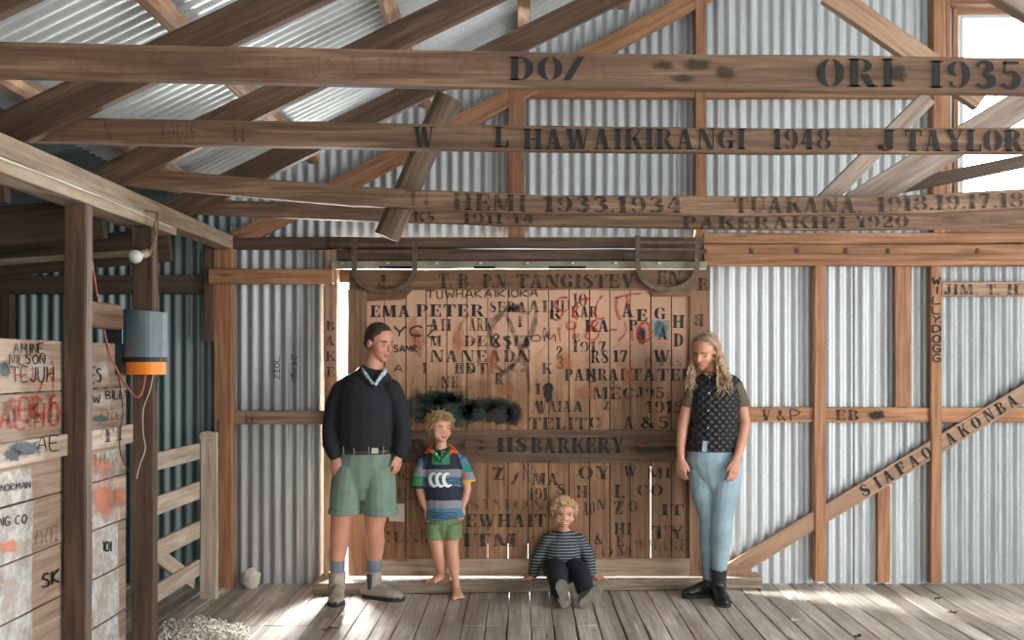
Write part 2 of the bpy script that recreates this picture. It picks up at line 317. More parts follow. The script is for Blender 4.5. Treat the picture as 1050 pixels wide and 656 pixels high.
H = {  # single-stroke hand letters
 'A': [[(0, 0), (.35, 1), (.6, 0)], [(.12, .36), (.52, .36)]], 'B': [[(0, 0), (0, 1), (.45, .9), (.4, .6), (.05, .5), (.5, .35), (.45, .05), (0, 0)]],
 'C': [[(.55, .85), (.3, 1), (0, .6), (.1, .1), (.5, .05)]], 'D': [[(0, 0), (.03, 1), (.5, .8), (.55, .3), (0, 0)]], 'E': [[(.5, 1), (0, 1), (0, 0), (.5, 0)], [(0, .5), (.4, .5)]],
 'G': [[(.55, .85), (.25, 1), (0, .5), (.2, 0), (.55, .1), (.55, .45), (.3, .45)]], 'H': [[(0, 0), (0, 1)], [(.5, 0), (.5, 1)], [(0, .5), (.5, .55)]],
 'I': [[(.1, 0), (.12, 1)]], 'J': [[(.4, 1), (.4, .2), (.2, 0), (0, .2)]], 'K': [[(0, 0), (0, 1)], [(.5, 1), (.03, .5), (.55, 0)]], 'L': [[(0, 1), (0, 0), (.45, 0)]],
 'M': [[(0, 0), (.1, 1), (.35, .3), (.6, 1), (.7, 0)]], 'N': [[(0, 0), (0, 1), (.5, 0), (.5, 1)]], 'O': [[(.3, 1), (0, .6), (.15, .05), (.5, .1), (.55, .7), (.3, 1)]],
 'P': [[(0, 0), (0, 1), (.5, .85), (.4, .5), (0, .45)]], 'R': [[(0, 0), (0, 1), (.5, .8), (.05, .5), (.55, 0)]], 'S': [[(.5, .9), (.2, 1), (.05, .7), (.45, .4), (.35, .02), (0, .1)]],
 'T': [[(0, 1), (.6, 1)], [(.3, 1), (.3, 0)]], 'U': [[(0, 1), (.05, .1), (.4, .02), (.5, 1)]], 'V': [[(0, 1), (.25, 0), (.5, 1)]], 'W': [[(0, 1), (.15, 0), (.35, .7), (.55, 0), (.7, 1)]],
 'Y': [[(0, 1), (.25, .5), (.55, 1)], [(.25, .5), (.2, 0)]], 'Z': [[(0, 1), (.5, 1), (.02, 0), (.5, 0)]], 'F': [[(.5, 1), (0, 1), (0, 0)], [(0, .5), (.4, .5)]], 'Q': [[(.3, 1), (0, .6), (.15, .05), (.5, .1), (.55, .7), (.3, 1)], [(.35, .3), (.6, -.1)]], 'X': [[(0, 1), (.5, 0)], [(.5, 1), (0, 0)]], '4': [[(.4, 0), (.4, 1), (0, .3), (.55, .3)]], '5': [[(.5, 1), (.05, 1), (.05, .6), (.45, .5), (.4, .05), (0, .05)]], '1': [[(.1, 1), (.1, 0)]], '8': [[(.3, .5), (.05, .8), (.3, 1), (.5, .8), (.1, .3), (.3, 0), (.5, .25), (.3, .5)]],
 '9': [[(.5, .8), (.2, 1), (.05, .7), (.4, .6), (.5, .9), (.4, 0)]], '2': [[(0, .8), (.3, 1), (.45, .7), (0, 0), (.5, 0)]], '6': [[(.45, 1), (.1, .5), (.15, .05), (.45, .15), (.4, .45), (.1, .35)]],
 '3': [[(0, .9), (.35, .9), (.15, .55), (.45, .35), (.2, 0), (0, .1)]], '7': [[(0, 1), (.5, 1), (.2, 0)]], ' ': [], '.': [[(.1, 0), (.13, .05)]], '0': [[(.3, 1), (0, .6), (.15, .05), (.5, .1), (.55, .7), (.3, 1)]],
}
def glyphs(s, x0, x1, yt, yb, hand=False, mirror=False, slant=0, dy=0, stroke=.09):
    """polygons in pixel space (x right, y down) fitting s in the box; dy = drop of the baseline over the width"""
    if hand: adv = [(max([p[0] for st in H[c] for p in st] or [.3])+.22) for c in s]
    else: adv = [G[c][0]+.12 for c in s]
    tot = sum(adv)-(.22 if hand else .12); k = (x1-x0)/tot; hgt = yb-yt; out = []; x = 0
    for c, a in zip(s, adv):
        if hand:
            ps = []
            for st in H[c]:
                jit = [(p[0]+random.uniform(-.03, .03), p[1]+random.uniform(-.04, .04)) for p in st]
                # stroke in px: scale y separately
                pp = [((x+p[0])*k, p[1]*hgt) for p in jit]
                ps += ribbon(pp, stroke*hgt, 3)
            ps = [[(x0+u+slant*v, yb-v+dy*(u/(x1-x0))) for u, v in p] for p in ps]
        else:
            w = G[c][0]; ps = []
            for p in G[c][1]:
                q = [((x+((w-u) if mirror else u))*k, v*hgt) for u, v in p]
                if mirror: q.reverse()
                ps.append([(x0+u+slant*v, yb-v+dy*(u/(x1-x0))) for u, v in q])
        out += ps; x += a
    return out
def px_mesh(name, polys, Yf, mat, parent, lift=.0055, proj=None, fmat=None, smoothz=None):
    V = []; Fc = []
    for p in polys:
        i = len(V)
        for (x, y) in p: V.append(proj(x, y) if proj else W(x, y, Yf-lift))
        Fc.append(tuple(range(i, i+len(p))))
    me = bpy.data.meshes.new(name); me.from_pydata([tuple(v) for v in V], [], Fc)
    me.materials.append(mat); me.update()
    at = me.attributes.new('cover', 'FLOAT', 'POINT'); vals = []
    for p in polys: vals += [1.9, 0., 0.] if len(p) == 3 else [1.]*len(p)
    at.data.foreach_set('value', vals)
    o = bpy.data.objects.new(name, me); C.objects.link(o); child(o, parent); return o
def T(rows, **kw):
    out = []
    for r in rows:
        e = r[5] if len(r) > 5 else {}
        out += glyphs(r[0], r[1], r[2], r[3], r[4], **{**kw, **e})
    return out
# ================================================================== the shed
WY = 6.84          # mean plane of the back wall iron
def corrug(name, fx0, fx1, toZ, botZ, Y, mat, pitch=.0762, amp=.0112, sheet=.69, parent=None, seg=8, origin=None):
    V = []; Fc = []; n = int((fx1-fx0)/pitch*seg)
    for i in range(n+1):
        x = fx0+(fx1-fx0)*i/n
        y = Y+amp*math.sin(x/pitch*math.tau)-.003*((x/sheet) % 1.)
        zt = toZ(x) if callable(toZ) else toZ
        for k in range(5):
            z = botZ+(zt-botZ)*k/4
            V.append((x, y+.003*noise.noise((x*1.5, z*2, 1)), z))
    for i in range(n):
        for k in range(4): a = i*5+k; Fc.append((a, a+5, a+6, a+1))
    return mesh_obj(name, V, Fc, mat, parent, smooth=True, origin=origin)
def roofz(x):      # underside of the roof iron
    if x > 3.9: return 2.66+.49*(3.9+2.05)-.49*(x-3.9)
    return 2.66+.49*(x+2.05) if x > -2.1 else 2.6+.12*(x+2.1)
wall = empty('wall_back', (0, WY, 0), kind='structure')
corrug('corrugated_cladding', -2.0, -1.30, 2.45, -.03, WY, M['iron'], parent=wall)
corrug('corrugated_cladding', -2.05, 3.0, lambda x: roofz(x), 2.36, WY+.005, M['iron'], parent=wall)
corrug('corrugated_cladding', 1.27, 2.40, 2.40, -.03, WY, M['iron'], parent=wall)
corrug('corrugated_cladding', 2.28, 2.86, 2.40, -.03, WY-.012, M['iron_old'], parent=wall, sheet=.3)
corrug('corrugated_cladding', 2.8, 6.1, 2.40, -.03, WY, M['iron_old'], parent=wall)
corrug('corrugated_cladding', -5.0, -1.95, 2.6, -.03, WY+.004, M['iron_shaded'], parent=wall)
# iron round the gable window
corrug('corrugated_cladding', 2.88, 6.1, 2.66, 2.36, WY+.004, M['iron'], parent=wall)
corrug('corrugated_cladding', 2.88, 6.1, lambda x: roofz(x), 4.0, WY+.004, M['iron'], parent=wall)
corrug('corrugated_cladding', 4.3, 6.1, 4.0, 2.66, WY+.004, M['iron'], parent=wall)
wl = corrug('wall_left', -WY-.1, 1.4, 2.3, 0, -5.0, M['iron_shaded'], pitch=.0762)
me = wl.data
for v in me.vertices: v.co = Vector((v.co.y, -v.co.x, v.co.z))
wl['kind'] = 'structure'
def solid(name, boxes, mat):
    V = []; Fc = []
    for (x0, x1, y0, y1, z0, z1) in boxes:
        i = len(V); V += [(x, y, z) for z in (z0, z1) for x, y in ((x0, y0), (x1, y0), (x1, y1), (x0, y1))]
        Fc += [tuple(i+k for k in q) for q in ((3, 2, 1, 0), (4, 5, 6, 7), (0, 1, 5, 4), (1, 2, 6, 5), (2, 3, 7, 6), (3, 0, 4, 7))]
    o = mesh_obj(name, V, Fc, mat); o['kind'] = 'structure'; return o
solid('wall_right', [(5.4, 5.45, -1.3, .6, 0, 4.8), (5.4, 5.45, 4.6, 6.9, 0, 4.8), (5.4, 5.45, .6, 4.6, 3.3, 4.8)], M['darkmid'])
solid('wall_front', [(-5.2, -.2, -1.35, -1.3, 0, 2.9), (3.4, 6.0, -1.35, -1.3, 0, 5.4), (-2.2, 3.4, -1.35, -1.3, 2.9, 5.4)], M['darkmid'])  # doorway in this unseen wall is made up for the front fill
# ---- roof
def roof(name, ridge_x, x0, z0, slope, mat, ya=-1.4, yb=WY+.05, kind='structure'):
    n = int((yb-ya)/.0762*6); V = []; Fc = []; K = 6
    for i in range(n+1):
        y = ya+(yb-ya)*i/n
        for k in range(K+1):
            x = x0+(ridge_x-x0)*k/K
            V.append((x, y, z0+slope*(x-x0)+.009*math.sin(y/.0762*math.tau)))
    for i in range(n):
        for k in range(K): a = i*(K+1)+k; Fc.append((a, a+1, a+K+2, a+K+1))
    o = mesh_obj(name, V, Fc, mat, smooth=True); o['kind'] = kind; return o
roof('ceiling', 3.9, -2.25, 2.58, .49, M['iron_roof'])
roof('ceiling', 3.9, 9.5, roofz(3.9)-.49*5.6, -.49, M['iron_roof'])
roof('ceiling', -5.1, -2.2, 2.58, .11, M['iron_shaded'])
# ---- floor: boards with gaps, a butt joint across
bd = .128; V = []; Fc = []
def plank(x0, x1, y0, y1, dz):
    i = len(V); g = .0035+random.random()**4*.009; t = random.uniform(-.002, .002); e = .004
    for y in (y0+.003, y1-.003):
        V.extend([(x0+g/2, y, dz-e), (x0+g/2+e, y, dz+t), (x1-g/2-e, y, dz-t), (x1-g/2, y, dz-e), (x1-g/2, y, -.03), (x0+g/2, y, -.03)])
    Fc.extend([(i, i+1, i+7, i+6), (i+1, i+2, i+8, i+7), (i+2, i+3, i+9, i+8), (i+3, i+4, i+10, i+9), (i+5, i, i+6, i+11), (i, i+5, i+4, i+3, i+2, i+1), (i+6, i+7, i+8, i+9, i+10, i+11)])
x = -5.2
while x < 6.1:
    w = bd*random.uniform(.93, 1.08)
    if -1.7 < x < 1.2: js = [5.73, 2.6]
    else: js = [random.choice((3.3, 4.6, 2.2)), ]
    e = [7.0]+js+[-1.4]
    for a, b in zip(e[:-1], e[1:]): plank(x, x+w, b, a, random.uniform(-.003, 0))
    x += w
fl = mesh_obj('floor', V, Fc, M['floor']); fl['kind'] = 'structure'
sub = mesh_obj('trim_1', [(-5.3, -1.5, -.12), (6.1, -1.5, -.12), (6.1, 7, -.12), (-5.3, 7, -.12), (-5.3, -1.5, -.16), (6.1, -1.5, -.16), (6.1, 7, -.16), (-5.3, 7, -.16)], [(0, 1, 2, 3), (4, 5, 6, 7), (0, 1, 5, 4), (3, 2, 6, 7)], M['dark']); sub['kind'] = 'structure'

def thing(o, label, cat, group=None): return tag(o, label, cat, group)
# ---- tie beams -----------------------------------------------------------
b1 = thing(fb('tie_beam', (-260, 39, 74), (1330, 63.5, 98), 3.05, .05, M['beam'], mid=[(0, 42.5, 78), (525, 52, 89), (1050, 59, 94.5)]), 'frontmost and highest roof tie beam, stencilled ORI 1935 near the window end', 'beam')
b2 = thing(fb('tie_beam', (-20, 119, 144), (1330, 134, 158), 4.0, .05, M['beam'], mid=[(250, 123.5, 149), (525, 127.5, 154.5), (790, 131, 157), (1050, 131, 156)]), 'second roof tie beam from the front, stencilled HAWAIKIRANGI 1948', 'beam')
b3 = thing(fb('tie_beam', (118, 170, 190), (1300, 188, 208), 4.98, .05, M['beam'], mid=[(360, 190.5, 210.5), (560, 200, 219.5), (770, 202, 220), (935, 200, 219), (1050, 193, 213.5)]), 'sagging third roof tie beam, stencilled HEMI 1933 1934 TUAKANA', 'beam')
b4 = thing(fb('tie_beam', (190, 204, 218), (1300, 208, 224), 5.93, .05, M['beam'], mid=[(390, 211, 227), (560, 216, 232), (830, 220, 236), (960, 219, 235), (1050, 214, 230)]), 'rearmost roof tie beam just under the sagging one, stencilled 1920', 'beam')
def lets(name, parent, rows, Yf, mat, lab=None, **kw):
    for r in rows: px_mesh(name, T([r], **kw), Yf, mat, parent)
lets('stencilled_word', b1, [('DO', 522, 577, 58, 82), ('/', 578, 600, 58, 82), ('ORI', 838, 918, 60, 89), ('I935', 953, 1048, 62, 90, dict(dy=1))], 3.05, M['ink'])
lets('faded_word', b1, [('WTANSA', 232, 372, 57, 80), ('1921', 386, 442, 58, 81), ('-23', 446, 505, 58, 81)], 3.05, M['redfade'], hand=False)
lets('faded_word', b1, [('30', 597, 634, 58, 82)], 3.05, M['redfade'])
lets('faded_word', b1, [('M', 70, 96, 52, 74), ('RE', 120, 170, 53, 76)], 3.05, M['redfade'])
def blot(cx, cy, rx, ry, n=22, seed=0):
    rnd = random.Random(seed+int(cx*7+cy)); p = []
    for i in range(n):
        a = math.tau*i/n; k = rnd.uniform(.8, 1.1); p.append((cx+rx*1.55*k*math.cos(a), cy-ry*1.55*k*math.sin(a)))
    return [[(cx, cy), p[i], p[(i+1) % n]] for i in range(n)]
px_mesh('ink_smudge', blot(680, 67, 16, 7)+blot(715, 66, 22, 8)+blot(745, 74, 14, 9)+blot(700, 80, 16, 5), 3.05, M['ink_ghost'], b1)
px_mesh('ink_smudge', blot(921, 75, 10, 12), 3.05, M['ink_ghost'], b1)
lets('stencilled_word', b2, [('W', 424, 446, 130, 151), ('L', 507, 522, 130, 151), ('HAWAIKIRANGI', 537, 765, 132, 153), ('1948', 793, 852, 132, 153), ('J', 900, 918, 133, 155), ('TAYLOR', 928, 1050, 133, 155)], 4.0, M['ink'])
lets('faded_word', b2, [('N', 105, 116, 127, 143), ('LOUIS', 165, 200, 128, 143), ('H', 238, 252, 129, 145)], 4.0, M['ink_ghost'])
lets('faded_word', b2, [('I', 60, 68, 133, 150), ('A', 490, 503, 131, 151), ('MAC', 858, 892, 138, 152)], 4.0, M['redfade'])
lets('stencilled_word', b3, [('HEMI', 465, 540, 198, 215, dict(dy=2)), ('1933.1934', 558, 700, 201, 217, dict(dy=1)), ('TUAKANA,', 753, 884, 202.5, 218), ('1918.19.17.18', 900, 1050, 202, 217, dict(dy=-5))], 4.98, M['ink_fade'])
lets('faded_word', b3, [('TI', 416, 442, 195, 210)], 4.98, M['ink_ghost'])
lets('stencilled_word', b4, [('KS.', 424, 450, 217.5, 227), ('1911-14', 475, 548, 218.5, 229), ('PAKERAKIPI', 700, 868, 222, 234), ('1920', 880, 932, 221, 233)], 5.93, M['ink_fade'])
lets('faded_word', b4, [('MONGEE', 945, 1040, 219.5, 231, dict(dy=-3))], 5.93, M['redfade'])

# ---- rafters -------------------------------------------------------------
rg = 'main rafters of the left roof slope'
def rafter(px, py, Yf, sl, label, mat='beam', hp=.135, L_=5.6, wd=.05):
    A = W(px, py, Yf); 
    d = Vector((1, 0, sl)).normalized(); nrm = Vector((-d.z, 0, d.x))
    A = A+nrm*hp/2+Vector((0, wd/2, 0)); mat = 'darkmid' if mat == 'beam' else mat
    o = beam('rafter', [A-d*.12, A+d*L_], wd, hp, M[mat]); return thing(o, label, 'rafter')
rafter(-137, 77, 2.995, .47, 'nearest roof rafter, crossing the top left corner')
rafter(13, 151, 3.935, .47, 'broad roof rafter footed on the plate by the second tie beam', hp=.15)
rafter(115, 194, 4.915, .487, 'roof rafter footed on the plate by the sagging tie beam')
rafter(184, 225, 5.865, .491, 'roof rafter just before the gable wall, behind the sagging beam')
rafter(262, 246, 6.74, .525, 'rearmost rafter fixed along the gable iron', 'stud', hp=.12)
# left slope purlins run along Y over the rafters
for k, (px, py, Yr, r, lab) in enumerate([(180, 22, 4.1, .085, 'round rough roof purlin at top left corner'), (402, 18, 5.1, .078, 'reddish roof purlin at top centre left'), (25, 108, 4.05, .08, 'dark roof purlin lowest on the left slope')]):
    p = W(px, py, Yr); z = roofz(p.x)-r/2-.012
    thing(beam('purlin', [(p.x, 1.2, z), (p.x, 6.78, z)], r*1.25, r, M['purlin'], round_=10, jit=.006), lab, 'purlin')
for px, lab in ((537, 'pale roof purlin meeting the gable behind the rearmost rafter'), (640, 'short roof purlin high beside the tall gable stud')):
    p = W(px, 12, 6.7); z = roofz(p.x)-.055
    thing(beam('purlin', [(p.x, 1.2, z), (p.x, 6.78, z)], .075, .06, M['purlin']), lab, 'purlin')
# ---- webs and braces ------------------------------------------------------
def px_beam(name, a, b, width_px, Yf, depth, mat, **kw):
    A, B = W(*a, Yf)+Vector((0, depth/2, 0)), W(*b, Yf)+Vector((0, depth/2, 0))
    return beam(name, [A, B], depth, width_px/F*Yf, mat, **kw)
thing(px_beam('truss_web', (395, 242), (459, 97), 27, 5.092, .1, M['log'], round_=12, jit=.006), 'half-round split log web leaning behind the second tie beam', 'brace')
thing(px_beam('truss_web', (846, 206), (953, 99), 17, 5.09, .05, M['greyweb']), 'thin grey leaning web with a cut top end, above the word TUAKANA', 'brace')
thing(px_beam('truss_web', (850, -9), (1008, 102), 23, 5.036, .05, M['beam_pale']), 'brown web running down to the right beside the gable window', 'brace')
thing(px_beam('truss_web', (875, 212), (1110, 68), 29, 5.15, .04, M['greyweb']), 'wide pale board rising to the right under the name TAYLOR', 'brace')
thing(px_beam('truss_web', (905, 195), (1120, 150), 13, 5.3, .04, M['dark']), 'thin dark board rising slightly across the gable window', 'brace')
thing(px_beam('truss_web', (990, -32), (1090, 30), 17, 3.2, .05, M['greyweb']), 'grey web crossing the top right corner', 'brace')
# ---- gable framing --------------------------------------------------------
SY = 6.74
def stud(x0, x1, yt, yb, lab, mat='stud', Yf=SY, dp=.08, name='wall_stud', cat='stud'):
    return thing(vb(name, x0, x1, yt, yb, Yf, dp, M[mat]), lab, cat)
def girt(x0, x1, yt, yb, lab, mat='stud', Yf=SY, dp=.07, name='wall_girt', cat='rail', yt1=None, yb1=None):
    return thing(fb(name, (x0, yt, yb), (x1, yt1 or yt, yb1 or yb), Yf, dp, M[mat]), lab, cat)
stud(521, 538, 84, 250, 'wide gable stud behind the letters HAWAI, left of the taller one')
stud(713, 724, -60, 250, 'tall narrow gable stud reaching up past the front tie beam')
stud(957, 970, -90, 243, 'gable stud along the left edge of the bright window', 'stud', dp=.1)
girt(538, 957, 91.5, 99.5, 'thin gable rail running just under the front tie beam', Yf=6.75)
# top plates
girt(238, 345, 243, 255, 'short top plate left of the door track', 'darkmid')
girt(338, 722, 243, 254, 'dark upper board above the sliding door', 'darkmid', Yf=6.72)  # dimmer light here than on the right plates, kept as darker wood
girt(722, 1290, 238.5, 249.5, 'long upper top plate on the right half of the back wall', 'stud', Yf=6.73, dp=.09)
tb = girt(722, 1290, 250, 272, 'long moulded track board under the right top plate', 'stud', Yf=6.71, dp=.09)
mo = beam('moulding', [W(722, 263.5, 6.70), W(1290, 263.5, 6.70)], .035, .05, M['stud'], round_=10); child(mo, tb)
for px_ in (771, 818, 868, 911, 1003):
    k = mesh_obj('nail_plate', *(lambda c: ([c+Vector(v) for v in ((-.01, 0, -.02), (.01, 0, -.02), (.01, 0, .03), (-.01, 0, .03), (-.01, .02, -.02), (.01, .02, -.02), (.01, .02, .03), (-.01, .02, .03))], [(0, 1, 2, 3), (4, 7, 6, 5), (0, 4, 5, 1), (3, 2, 6, 7), (0, 3, 7, 4), (1, 5, 6, 2)]))(W(px_, 259, 6.70)), M['dark']); child(k, tb)
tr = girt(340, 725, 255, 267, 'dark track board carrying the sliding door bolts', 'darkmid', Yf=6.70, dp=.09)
tk = girt(340, 725, 267.5, 275.5, 'grey-green lower track board with bolts and slots', 'track', Yf=6.66, dp=.08)
for px_ in (352, 398, 448, 493, 541, 587, 631, 676):
    c = W(px_, 270, 6.655); bb = beam('bolt', [c, c+Vector((0, -.018, 0))], .024, .016, M['bolt'], round_=6, jit=0); child(bb, tk)
for x0, x1 in ((389, 424), (486, 508), (563, 601)):
    s = px_mesh('slot', [[(x0, 275.4), (x1, 275.4), (x1, 272.8), (x0, 272.8)]], 6.66, M['slot'], tk, lift=.004)
# main-wall studs, right part
WS = stud(955, 966, 268, 598, 'wall stud with WILLYDOGG written down it', Yf=6.735)
stud(836, 847, 270, 596, 'wall stud right of the woman, crossed by the diagonal brace', Yf=6.735)
stud(918, 935, 272, 417, 'short wide board hanging from the track board to the mid rail', 'stud', Yf=6.76, dp=.05)
stud(900, 913, 498, 597, 'short stub stud under the diagonal brace', 'stud', Yf=6.78, dp=.045)
r_ = girt(735, 1290, 417.5, 433, 'middle rail of the back wall marked V and EB', 'stud', Yf=6.765, dp=.05)
lets('stencilled_word', r_, [('V', 781, 791, 420, 431), ('&', 796, 806, 420, 431), ('EB', 857, 881, 420, 431)], 6.765, M['ink_fade'])
px_mesh('marker_letter', glyphs('P', 811, 820, 420, 431, hand=True), 6.765, M['marker'], r_)
px_mesh('ink_smudge', blot(899, 425.5, 10, 5), 6.765, M['soot'], r_)
jb = girt(966, 1290, 288.5, 303.5, 'short rail stencilled JIM T under the right track board', 'beam_pale', Yf=6.765, dp=.05)
lets('stencilled_word', jb, [('JIM.', 968, 1003, 291.5, 302), ('T.', 1012, 1025, 291.5, 302), ('H.', 1033, 1049, 291.5, 302)], 6.765, M['ink_fade'])
ws = []
for i, c in enumerate('WILLYDOGG'):
    y = 284+i*9.9; ws += glyphs(c, 957 if c != 'I' else 960, 964 if c not in 'I' else 961.5, y, y+7.6, hand=True, stroke=.17)
px_mesh('marker_lettering', ws, 6.735, M['marker'], WS)
db = thing(px_beam('diagonal_brace', (746, 588), (1120, 361), 17, 6.75, .028, M['beam_pale']), 'long diagonal wall brace stencilled SIAFAO AKONBA', 'brace')
sl = -227/374
def along(x): return 588+(x-746)*sl
pl = []
for c, x in zip('SIAFAOAKONBA', (887, 900, 911, 924, 937, 950, 975, 988, 1001, 1014, 1026, 1038)):
    g = glyphs(c, -4.6 if c != 'I' else -2.5, 4.6 if c != 'I' else 2.5, -6, 6); a = math.atan(sl)
    for p in g: pl.append([(x+u*math.cos(a)-v*math.sin(a), along(x)+u*math.sin(a)+v*math.cos(a)) for u, v in p])
px_mesh('stencilled_word', [p for p in pl if p[0][0] < 962], 6.75, M['ink'], db); px_mesh('stencilled_word', [p for p in pl if p[0][0] >= 962], 6.75, M['ink'], db)
# left part of the back wall
stud(219, 238, 256, 603, 'thick corner stud where the left partition meets the back wall', 'stud', Yf=6.70, dp=.1)
stud(209, 219.5, 250, 350, 'short upright board left of the corner stud', 'darkmid', Yf=6.69, dp=.05)
stud(-2, 10, 255, 348, 'dark stud at the far left edge behind the partition', 'dark')
gl = girt(214, 341, 275.5, 291, 'nailed board across the top of the left iron panel', 'stud', Yf=6.64, dp=.05)
px_mesh('marker_lettering', glyphs('NOEL 83', 252, 296, 281, 287, hand=True), 6.64, M['ink_ghost'], gl)
girt(-240, 213, 282, 301, 'dark rail on the lean-to wall behind the posts', 'dark', Yf=6.72)
g2 = girt(236, 333, 421, 435, 'short middle rail on the left iron panel', 'beam_pale', Yf=6.75, dp=.05)
lets('stencilled_word', g2, [('H', 250, 261, 424, 433)], 6.75, M['ink_ghost'])
dj = thing(vb('door_jamb', 332, 346, 256, 600, 6.70, .11, M['beam_pale']), 'pale door jamb left of the sliding door, letters stencilled down it', 'door jamb')
lets('stencilled_word', dj, [('B', 334.5, 343, 329, 339), ('A', 333.5, 343.5, 344, 354), ('K', 334, 344, 360, 370), ('E', 335, 343, 376, 386)], 6.70, M['ink_fade'])
# writing on the iron
ps = []
for x, s, y in ((284, 'JOHN', 366), (302, 'DAVEY', 364)):
    for i, c in enumerate(s): ps += glyphs(c, x-2.6, x+2.6, y+i*6, y+i*6+4.6, hand=True, stroke=.16)
px_mesh('marker_scrawl', ps, 6.82, M['marker'], wall)
# small triangular fillet and packing at the foot of the brace
# ---- gable window ---------------------------------------------------------
wn = empty('window_1', W(1060, 110, 6.8), kind='structure')
def frame_rect(name, x0, x1, y0, y1, t, Yf, dp, mat):
    for a in ((x0, x0+t, y0, y1), (x1-t, x1, y0, y1)): child(vb(name, a[0], a[1], a[2], a[3], Yf, dp, M[mat]), wn)
    for a in ((y0, y0+t), (y1-t, y1)): child(fb(name, (x0+t, a[0], a[1]), (x1-t, a[0], a[1]), Yf, dp, M[mat]), wn)
frame_rect('window_lining', 970, 1190, 0, 238, 4.5, 6.76, .08, 'stud')
frame_rect('window_frame', 977.5, 1182, 8.5, 234, 5.5, 6.82, .04, 'stud')
M['sash'] = plain('pale_grey_sash_paint', (.42, .5, .53), .5)
frame_rect('sash', 984, 1176, 14.5, 229, 4, 6.845, .03, 'sash')
gm, gnt, gb = new_mat('window_glass'); gb.inputs['Base Color'].default_value = (.93, .97, .98, 1); gb.inputs['Roughness'].default_value = .02; gb.inputs['Transmission Weight'].default_value = 1; gb.inputs['IOR'].default_value = 1.02
M['glass'] = gm
child(mesh_obj('pane', [W(987, 226, 6.86), W(1173, 226, 6.86), W(1173, 18, 6.86), W(987, 18, 6.86), W(987, 226, 6.866), W(1173, 226, 6.866), W(1173, 18, 6.866), W(987, 18, 6.866)], [(0, 1, 2, 3), (7, 6, 5, 4), (0, 4, 5, 1), (3, 2, 6, 7), (0, 3, 7, 4), (1, 5, 6, 2)], gm), wn)
# ---- left plate, posts, partition ----------------------------------------
XP = -2.0
pla = thing(beam('wall_plate', [(XP, 1.6, 2.325), (XP, 6.70, 2.325)], .11, .095, M['plate']), 'long pale wall plate carrying the tie beams on the left', 'wall plate')
thing(beam('plate_packer', [(XP-.02, 1.6, 2.245), (XP-.02, 5.6, 2.25)], .15, .05, M['plate']), 'second pale timber doubled under the left wall plate', 'wall plate')
def post(Y, x0, x1, lab, nm='post'):
    X0, X1 = (x0-CX)/F*Y, (x1-CX)/F*Y
    o = beam(nm, [((X0+X1)/2, Y+.035, 0), ((X0+X1)/2, Y+.035, 2.215)], X1-X0, .07, M['darkmid'], up=Vector((0, 1, 0)))
    return thing(o, lab, 'post')
p1 = post(4.43, 65, 88, 'nearest tall square post standing against the partition')
p2 = post(5.17, 135, 157, 'tall post behind the orange and grey machine box')
lb = thing(beam('wire_strip', [(XP+.058, 2.2, 2.275), (XP+.058, 3.4, 2.27), (XP+.058, 4.6, 2.275), (XP+.058, 5.5, 2.262)], .008, .008, plain('white_cable', (.6, .58, .5), .5), round_=6, jit=.003), 'thin white cable clipped along the left wall plate', 'cable')
# lean-to rafters on the left
for Yr, zi, lab in ((4.05, 2.26, 'dark lean-to rafter nearest the camera at far left'), (5.0, 2.24, 'dark lean-to rafter in the middle at far left'), (5.95, 2.22, 'dark lean-to rafter nearest the back wall at far left')):
    thing(beam('lean_to_rafter', [(XP-.1, Yr, zi), (XP-3.0, Yr, zi-.26)], .05, .2, M['dark']), lab, 'rafter')
thing(beam('lean_to_batten', [(XP-.1, 5.5, 2.12), (XP-2.9, 5.5, 1.93)], .03, .03, M['plate']), 'thin pale batten slanting under the lean-to rafters', 'batten')
# partition: vertical run of wide boards, plane X = -2.04
XB = -2.055
zs = [.0, .235, .47, .705, .935, 1.16, 1.385, 1.61]
part = empty('board_partition', (XB, 3.6, 0), 'low partition of wide graffitied boards on the left', 'partition')
M['pboard'] = wood('partition_board', (.16, .105, .07), (.32, .225, .16), (.46, .36, .28), axis='X', vary=.3, blotch=.35)
for bay, (ya, yb) in enumerate(((2.2, 4.45), (4.52, 5.165))):
    for z0, z1 in zip(zs[:-1], zs[1:]):
        o = beam('board', [(XB-.012, ya, (z0+z1)/2), (XB-.012, yb, (z0+z1)/2)], .022, z1-z0-.006, M['pboard']); child(o, part)
for ya, yb, lab in ((2.2, 4.455, 'pale rail nailed across the near partition boards'), (4.505, 5.25, 'pale rail nailed between the two posts')):
    o = beam('partition_rail', [(XB+.02, ya, 1.145), (XB+.02, yb, 1.145)], .03, .095, M['greyw']); thing(o, lab, 'rail')
    pr = lambda x, y: WX(x, y, XB+.037)
    if ya < 3:
        px_mesh('painted_patch', blot(28, 459, 18, 9)+blot(12, 466, 10, 8), 0, paint('blue_grey_paint', (.07, .1, .115), .8, 16, .3), o, proj=pr)
        px_mesh('marker_lettering', glyphs('AE', 38, 60, 447, 461, hand=True), 0, M['marker'], o, proj=pr)
    else:
        px_mesh('faded_lettering', glyphs('TI', 104, 126, 440, 454, dy=-3), 0, M['ink_fade'], o, proj=pr)
thing(beam('rail_stub', [(XP-.02, 4.51, 1.735), (XP-.02, 4.93, 1.735)], .09, .12, M['beam']), 'short thick rail stub between the two posts behind the machine', 'rail')
pj = lambda x, y: WX(x, y, XB+.0035)
def lines(rnd, x0, x1, y0, y1, n, w, hgt):
    out = []
    for _ in range(n):
        x, y = rnd.uniform(x0, x1), rnd.uniform(y0, y1)
        pts = [(x, y)]
        for k in range(rnd.randint(2, 4)): pts.append((pts[-1][0]+rnd.uniform(-hgt*.4, hgt*.5), pts[-1][1]+rnd.uniform(-hgt, hgt)))
        out += ribbon(pts, w, 3)
    return out
rn = random.Random(3)
